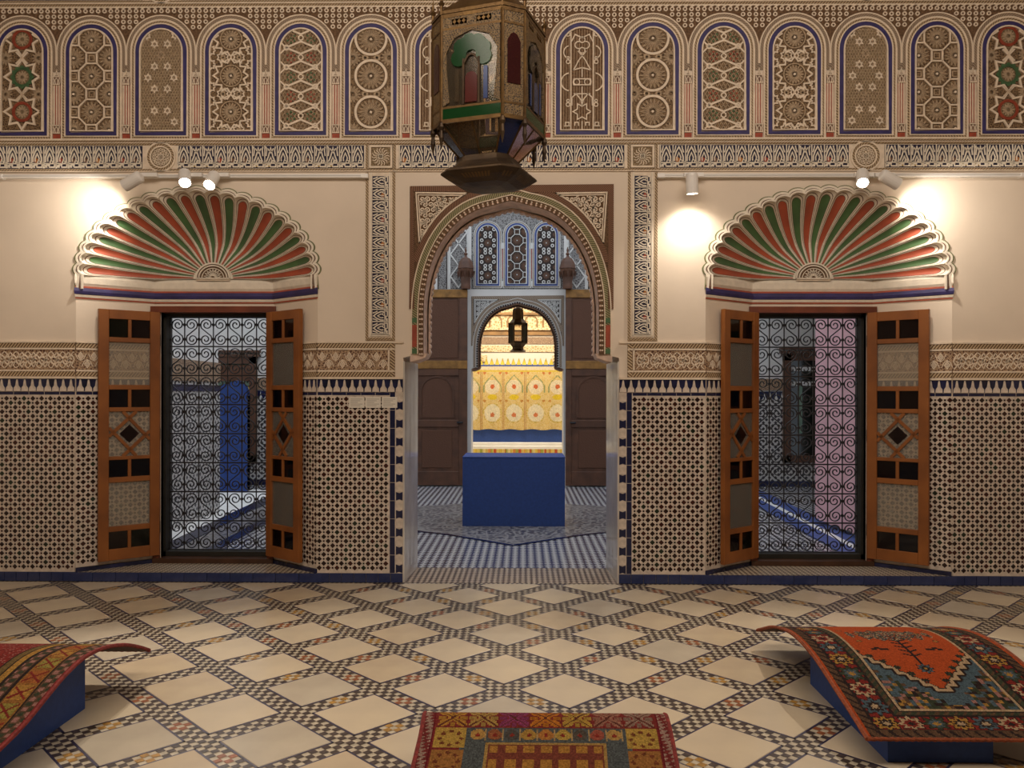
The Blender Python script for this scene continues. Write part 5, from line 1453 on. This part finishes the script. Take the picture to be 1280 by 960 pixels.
# ------------------------------------------------------------------ rugs on curved blue stands
def smooth_profile(prof, n):
    P = np.array(prof, float); d = np.r_[0, np.cumsum(np.hypot(*(P[1:] - P[:-1]).T))]; out = []
    for t in np.linspace(0, d[-1], n):
        k = min(len(P) - 2, max(0, np.searchsorted(d, t) - 1)); f = (t - d[k]) / (d[k + 1] - d[k])
        p0, p1, p2, p3 = P[max(k - 1, 0)], P[k], P[k + 1], P[min(k + 2, len(P) - 1)]
        out.append(.5 * ((2 * p1) + (p2 - p0) * f + (2 * p0 - 5 * p1 + 4 * p2 - p3) * f * f + (3 * p1 - p0 - 3 * p2 + p3) * f ** 3))
    return np.array(out), d[-1]
def rug(name, x0, x1, prof, painter, label, nx, ny, bind, group=None, curl=0.):
    C, L = smooth_profile(prof, ny + 1); Wd = x1 - x0
    col = painter(nx, ny, Wd, L) * .82
    X = np.linspace(0, Wd, nx + 1); vs = np.zeros((ny + 1, nx + 1, 3)); o = thing(name, (x0, 0, 0), label, 'rug', group)
    vs[:, :, 0] = X[None, :] + .006 * np.sin(np.linspace(0, 9, ny + 1))[:, None]; vs[:, :, 1] = C[:, 0][:, None]; vs[:, :, 2] = C[:, 1][:, None]
    ii = np.arange((ny + 1) * (nx + 1)).reshape(ny + 1, nx + 1)
    F = np.stack([ii[:-1, :-1], ii[:-1, 1:], ii[1:, 1:], ii[1:, :-1]], -1).reshape(-1, 4)
    me = bpy.data.meshes.new('pile'); me.from_pydata(vs.reshape(-1, 3).tolist(), [], F.tolist()); me.materials.append(MATS['woven']); me.materials.append(MATS['rug_back'])
    at = me.attributes.new('weave', 'FLOAT_COLOR', 'FACE'); at.data.foreach_set('color', np.c_[np.clip(col, 0, 1).reshape(-1, 3), np.ones(nx * ny)].ravel().astype(np.float32))
    p = put('pile', me, o, smooth=True); md = p.modifiers.new('thickness', 'SOLIDIFY'); md.thickness = .010; md.offset = -1; md.material_offset = 1; md.material_offset_rim = 0
    for e in (0, nx):
        b = MB(); b.tube([(vs[j, e, 0], vs[j, e, 1], vs[j, e, 2] - .004) for j in range(0, ny + 1, 4)], .010, 0, 6); add('side_binding', b, bind, o)
    for j in (0, ny):
        b = MB(); b.tube([(vs[j, i, 0], vs[j, i, 1], vs[j, i, 2] - .004 + .0015 * math.sin(i * 1.3)) for i in range(0, nx + 1, 2)], .009, 0, 6); add('end_binding', b, bind, o)
    return o, C
def stand(name, x0, x1, y0, y1, C, label, gap=.014):
    """blue stand whose top follows the curve of the rug"""
    o = thing(name, ((x0 + x1) / 2, 0, 0), label, 'plinth', 'blue rug stands')
    ys = np.linspace(y0, y1, 30); hs = np.interp(ys, C[:, 0][np.argsort(C[:, 0])], C[:, 1][np.argsort(C[:, 0])]) - gap; hw = (x1 - x0) / 2
    b = MB(); rings = []
    for y, h in zip(ys, hs): rings.append([(-hw, y, .001), (hw, y, .001), (hw, y, h - .01), (-hw, y, h - .01)])
    b.loft(rings, 0, True, True); add('body', b, 'paint_blue', o)
    b = MB(); b.loft([[(-hw, y, h - .01), (hw, y, h - .01), (hw, y, h), (-hw, y, h)] for y, h in zip(ys, hs)], 0, True, True); add('curved_board', b, 'paint_blue', o)
    return o
def grid(nx, ny, Wd, L):
    X = (np.arange(nx) + .5) / nx * Wd; Z = (np.arange(ny) + .5) / ny * L; return np.meshgrid(X, Z)
def noisy(base, X, a=.18): return np.array(base) * (1 + rng.uniform(-a, a, X.shape)[..., None])
DK, OR_, RD, GD, CR, SL, GN, BR, PK = (.028, .016, .014), (.46, .075, .016), (.22, .022, .016), (.42, .22, .045), (.48, .34, .20), (.075, .115, .14), (.045, .055, .03), (.12, .065, .035), (.36, .17, .14)
def flower(col, X, Z, cx, cz, r, c1, c2, c3):
    d = np.hypot(X - cx, Z - cz); a = np.arctan2(Z - cz, X - cx); rr = r * (1 + .22 * np.cos(8 * a)); 
    for lim, c in ((1, DK), (.86, c1), (.55, c2), (.28, c3)):
        m = d < rr * lim; col[m] = noisy(c, X)[m]
def prayer_rug(nx, ny, Wd, L):
    X, Z = grid(nx, ny, Wd, L); col = noisy(OR_, X, .12); d = np.minimum(np.minimum(X, Wd - X), np.minimum(Z, L - Z))
    fx = np.abs(X - Wd / 2)
    # spandrel below a stepped niche that points to the near end
    zn = .36 + np.floor(fx / .04) * .046; tip = .40
    low = Z < zn; col[low] = noisy(SL, X, .3)[low]
    def grow(m, n):
        for _ in range(n):
            q = m.copy(); q[1:] |= m[:-1]; q[:-1] |= m[1:]; q[:, 1:] |= m[:, :-1]; q[:, :-1] |= m[:, 1:]; m = q
        return m
    g1, g2, g3 = grow(low, 1), grow(low, 3), grow(low, 4)
    m = g3 & ~g2; col[m] = noisy(DK, X)[m]; m = g2 & ~low; col[m] = noisy(CR, X)[m]; m = grow(~low, 2) & low; col[m] = noisy(DK, X)[m]
    pal = np.array([GN, DK, PK, GN, BR, SL, GD]); ch = np.repeat(np.repeat(pal[rng.randint(0, 7, (ny // 3 + 1, nx // 3 + 1))], 3, 0), 3, 1)[:ny, :nx]
    m = (Z < zn - .10) & np.repeat(np.repeat(rng.rand(ny // 3 + 1, nx // 3 + 1) < .85, 3, 0), 3, 1)[:ny, :nx]; col[m] = ch[m] * rng.uniform(.7, 1.2, (ny, nx, 1))[m]
    # tree with crown, branches and flowers
    m = (fx < .009) & (Z > .56) & (Z < .90); col[m] = DK
    for zz in np.arange(.66, .88, .045):
        m = (np.abs(Z - zz - (fx) * .5) < .007) & (fx < .05); col[m] = DK
    m = (np.hypot(fx * .72, (Z - .955) * 1.5) < .15 + .025 * np.sin(X * 90)) & (rng.rand(ny, nx) < .88); ch = np.array([SL, BR, DK, GN, CR])[rng.randint(0, 5, (ny, nx))]; col[m] = ch[m]
    flower(col, X, Z, Wd / 2, .545, .036, SL, DK, GD)
    for e in (-1, 1):
        for q in range(6): flower(col, X, Z, Wd / 2 + e * (.045 + q * .045),   .45 + q * .052, .017, GN, DK, GN)
        for (a, c) in ((.13, .73), (.15, .745), (.17, .735), (.11, .73)):
            m = (np.abs(X - Wd / 2 - e * a) < .014) & (np.abs(Z - c) < .010); col[m] = DK
        for (a, c) in ((.20, .84), (.16, .98), (.23, 1.05)): flower(col, X, Z, Wd / 2 + e * a, c, .016, BR, GD, OR_)
    # borders
    bw = .235
    m = d < bw; col[m] = noisy(RD, X, .25)[m]
    for lo_, hi, c in ((0, .018, OR_), (.018, .062, BR), (.062, .072, DK), (.178, .188, DK), (.188, .215, GN), (.215, .222, DK), (.222, bw, CR)):
        m = (d >= lo_) & (d < hi); col[m] = noisy(c, X, .25)[m]
    m = (d >= .022) & (d < .058) & ((np.sin((X + Z) * 120) > .5)); col[m] = noisy(DK, X)[m]
    m = (d >= .190) & (d < .213) & ((np.sin((X - Z) * 150) > .3)); col[m] = noisy(BR, X)[m]
    trip = [(GD, DK, CR), (SL, DK, CR), (CR, RD, DK), (GN, SL, GD)]
    k = 0; zc = .125
    while zc < L - .10:
        for xx in (.125, Wd - .125): flower(col, X, Z, xx, zc, .058, *trip[k % 4])
        k += 1; zc += .125
    for q in range(1, 7):
        for zz in (.125, L - .125): flower(col, X, Z, .125 + q * (Wd - .25) / 7, zz, .055, *trip[(q + 1) % 4])
    return col
rprof = [(-3.395, .132), (-3.34, .143), (-3.05, .205), (-2.72, .285), (-2.42, .298), (-2.08, .235), (-1.80, .140), (-1.74, .118)]
ro, C = rug('prayer_rug', 1.47, 2.48, rprof, prayer_rug, 'orange prayer rug with stepped niche and tree, draped over a curved stand', 150, 240, 'binding_orange', 'rugs on curved stands')
stand('rug_stand', 1.585, 2.04, -3.33, -2.37, C, 'low blue stand under the orange prayer rug')
def red_rug(nx, ny, Wd, L):
    X, Z = grid(nx, ny, Wd, L); X = Wd - X; col = noisy(RD, X, .3)
    d = np.minimum(np.minimum(X, Wd - X), np.minimum(Z, L - Z))
    m = (rng.rand(ny, nx) < .10); col[m] = noisy(PK, X)[m]
    for lo_, hi, c in ((0, .012, (.26, .03, .03)), (.012, .070, BR), (.070, .080, DK), (.080, .180, (.30, .13, .03)), (.180, .192, DK), (.192, .245, BR), (.245, .255, DK), (.255, .285, GD), (.285, .295, DK), (.295, .325, (.17, .11, .035)), (.325, .335, DK)):
        m = (d >= lo_) & (d < hi); col[m] = noisy(c, X, .3)[m]
    m = ((d > .012) & (d < .07) | (d > .192) & (d < .245)) & (np.sin(X * 95) * np.sin(Z * 95) > .25); col[m] = noisy(PK, X)[m]
    m = ((d > .012) & (d < .07) | (d > .192) & (d < .245)) & (np.sin(X * 95) * np.sin(Z * 95) < -.4); col[m] = noisy(GN, X)[m]
    k = 0; zc = .13
    while zc < L - .1:
        for xx in (.13, Wd - .13):
            m = (np.abs(X - xx) < .042) & (np.abs(Z - zc) < .05); c = (GD, (.36, .12, .03), (.30, .24, .05))[k % 3]; col[m] = noisy(c, X, .3)[m]
            m2 = m & (np.abs(np.abs(X - xx) - np.abs(Z - zc)) < .008); col[m2] = noisy(RD, X)[m2]
        k += 1; zc += .12
    return col
lprof = [(-3.80, .150), (-3.70, .178), (-3.53, .215), (-3.36, .268), (-3.20, .312), (-3.02, .340), (-2.84, .330), (-2.65, .285), (-2.48, .22), (-2.36, .165)]
lo_, C = rug('red_rug', -3.10, -2.085, lprof, red_rug, 'dark red rug with gold and brown border bands on a curved stand', 130, 190, 'binding_red', 'rugs on curved stands')
stand('rug_stand', -2.75, -2.215, -3.66, -2.79, C, 'low blue stand under the dark red rug')
def gold_rug(nx, ny, Wd, L):
    X, Z = grid(nx, ny, Wd, L); F = L - Z; col = noisy((.09, .10, .10), X, .3); d = np.minimum(np.minimum(X, Wd - X), F)
    def fill(m, c, a=.22): col[m] = noisy(c, X, a)[m]
    fill(d < .17, (.21, .028, .024))
    e = d < .048; fill(e, (.19, .028, .026)); fill(e & ((np.floor((X + F) / .024) + np.floor(F / .02)) % 2 < 1), (.36, .23, .18))
    fill((d >= .045) & (d < .052), (.15, .012, .016))
    cs = [(.46, .22, .035), (.44, .27, .07), (.26, .045, .12), (.50, .17, .02), (.46, .28, .05), (.33, .15, .10), (.30, .19, .14)]
    def motif(cx, cz, c):
        ux, uz = np.abs(X - cx), np.abs(F - cz); box = (ux < .062) & (uz < .056)
        fill(box & ((np.abs(ux - uz) < .020) | (np.hypot(ux - .036, uz - .034) < .021)), c); fill(box & (np.abs(ux - uz) < .0045), (.12, .03, .02))
        fill(box & (((ux < .010) | (uz < .010)) & (np.maximum(ux, uz) > .03)), tuple(v * .8 for v in c))
    for k in range(7): motif(.125 + k * (Wd - .25) / 6, .108, cs[k])
    for sx in (.125, Wd - .125):
        for k in range(9):
            cz = .235 + k * .13; c = ((.46, .29, .06), (.34, .15, .04), (.44, .25, .05))[k % 3]
            fill((np.abs(X - sx) < .064) & (np.abs(F - cz) < .060), c)
            for a in range(8):
                q = a * math.pi / 4; fill(np.hypot(X - sx - .044 * math.cos(q), F - cz - .042 * math.sin(q)) < .009, (.18, .05, .02))
    inn = (X > .20) & (X < Wd - .20) & (F > .175)
    cc = [(.46, .26, .07), (.30, .10, .04), (.08, .07, .06), (.42, .24, .05), (.44, .18, .04), (.46, .30, .06), (.10, .08, .06), (.32, .08, .05), (.46, .27, .08)]
    for k in range(9):
        cx = .235 + k * (Wd - .47) / 8; r = np.maximum(np.maximum(np.abs(X - cx), np.abs(F - .212)), (np.abs(X - cx) + np.abs(F - .212)) * .72)
        fill(inn & (r < .030), cc[k]); fill(inn & (r < .009), (.26, .03, .02))
        fill(inn & (np.abs(X - cx - .035) < .003) & (np.abs(F - .212) < .032), (.40, .27, .12))
    f2 = (X > .27) & (X < Wd - .27) & (F > .26); fill(f2, (.40, .24, .07)); fill(f2 & (X > .285) & (X < Wd - .285) & (F > .272), (.20, .05, .03))
    m = f2 & (X > .29) & (X < Wd - .29) & (F > .28) & (np.sin(X * 88) > -.3) & (np.sin(F * 70) > -.4); fill(m, (.42, .20, .04))
    return col
cprof = [(-4.45, .035), (-4.2, .055), (-3.95, .085), (-3.70, .150), (-3.55, .195), (-3.45, .226), (-3.41, .232), (-3.375, .222), (-3.355, .195)]
go, C = rug('gold_rug', -.425, .605, cprof, gold_rug, 'red edged rug with rows of gold cross motifs lying on a sloping stand', 160, 170, 'binding_red', 'rugs on curved stands')
stand('rug_stand', -.15, .33, -4.30, -3.42, C, 'low blue stand under the gold patterned rug')
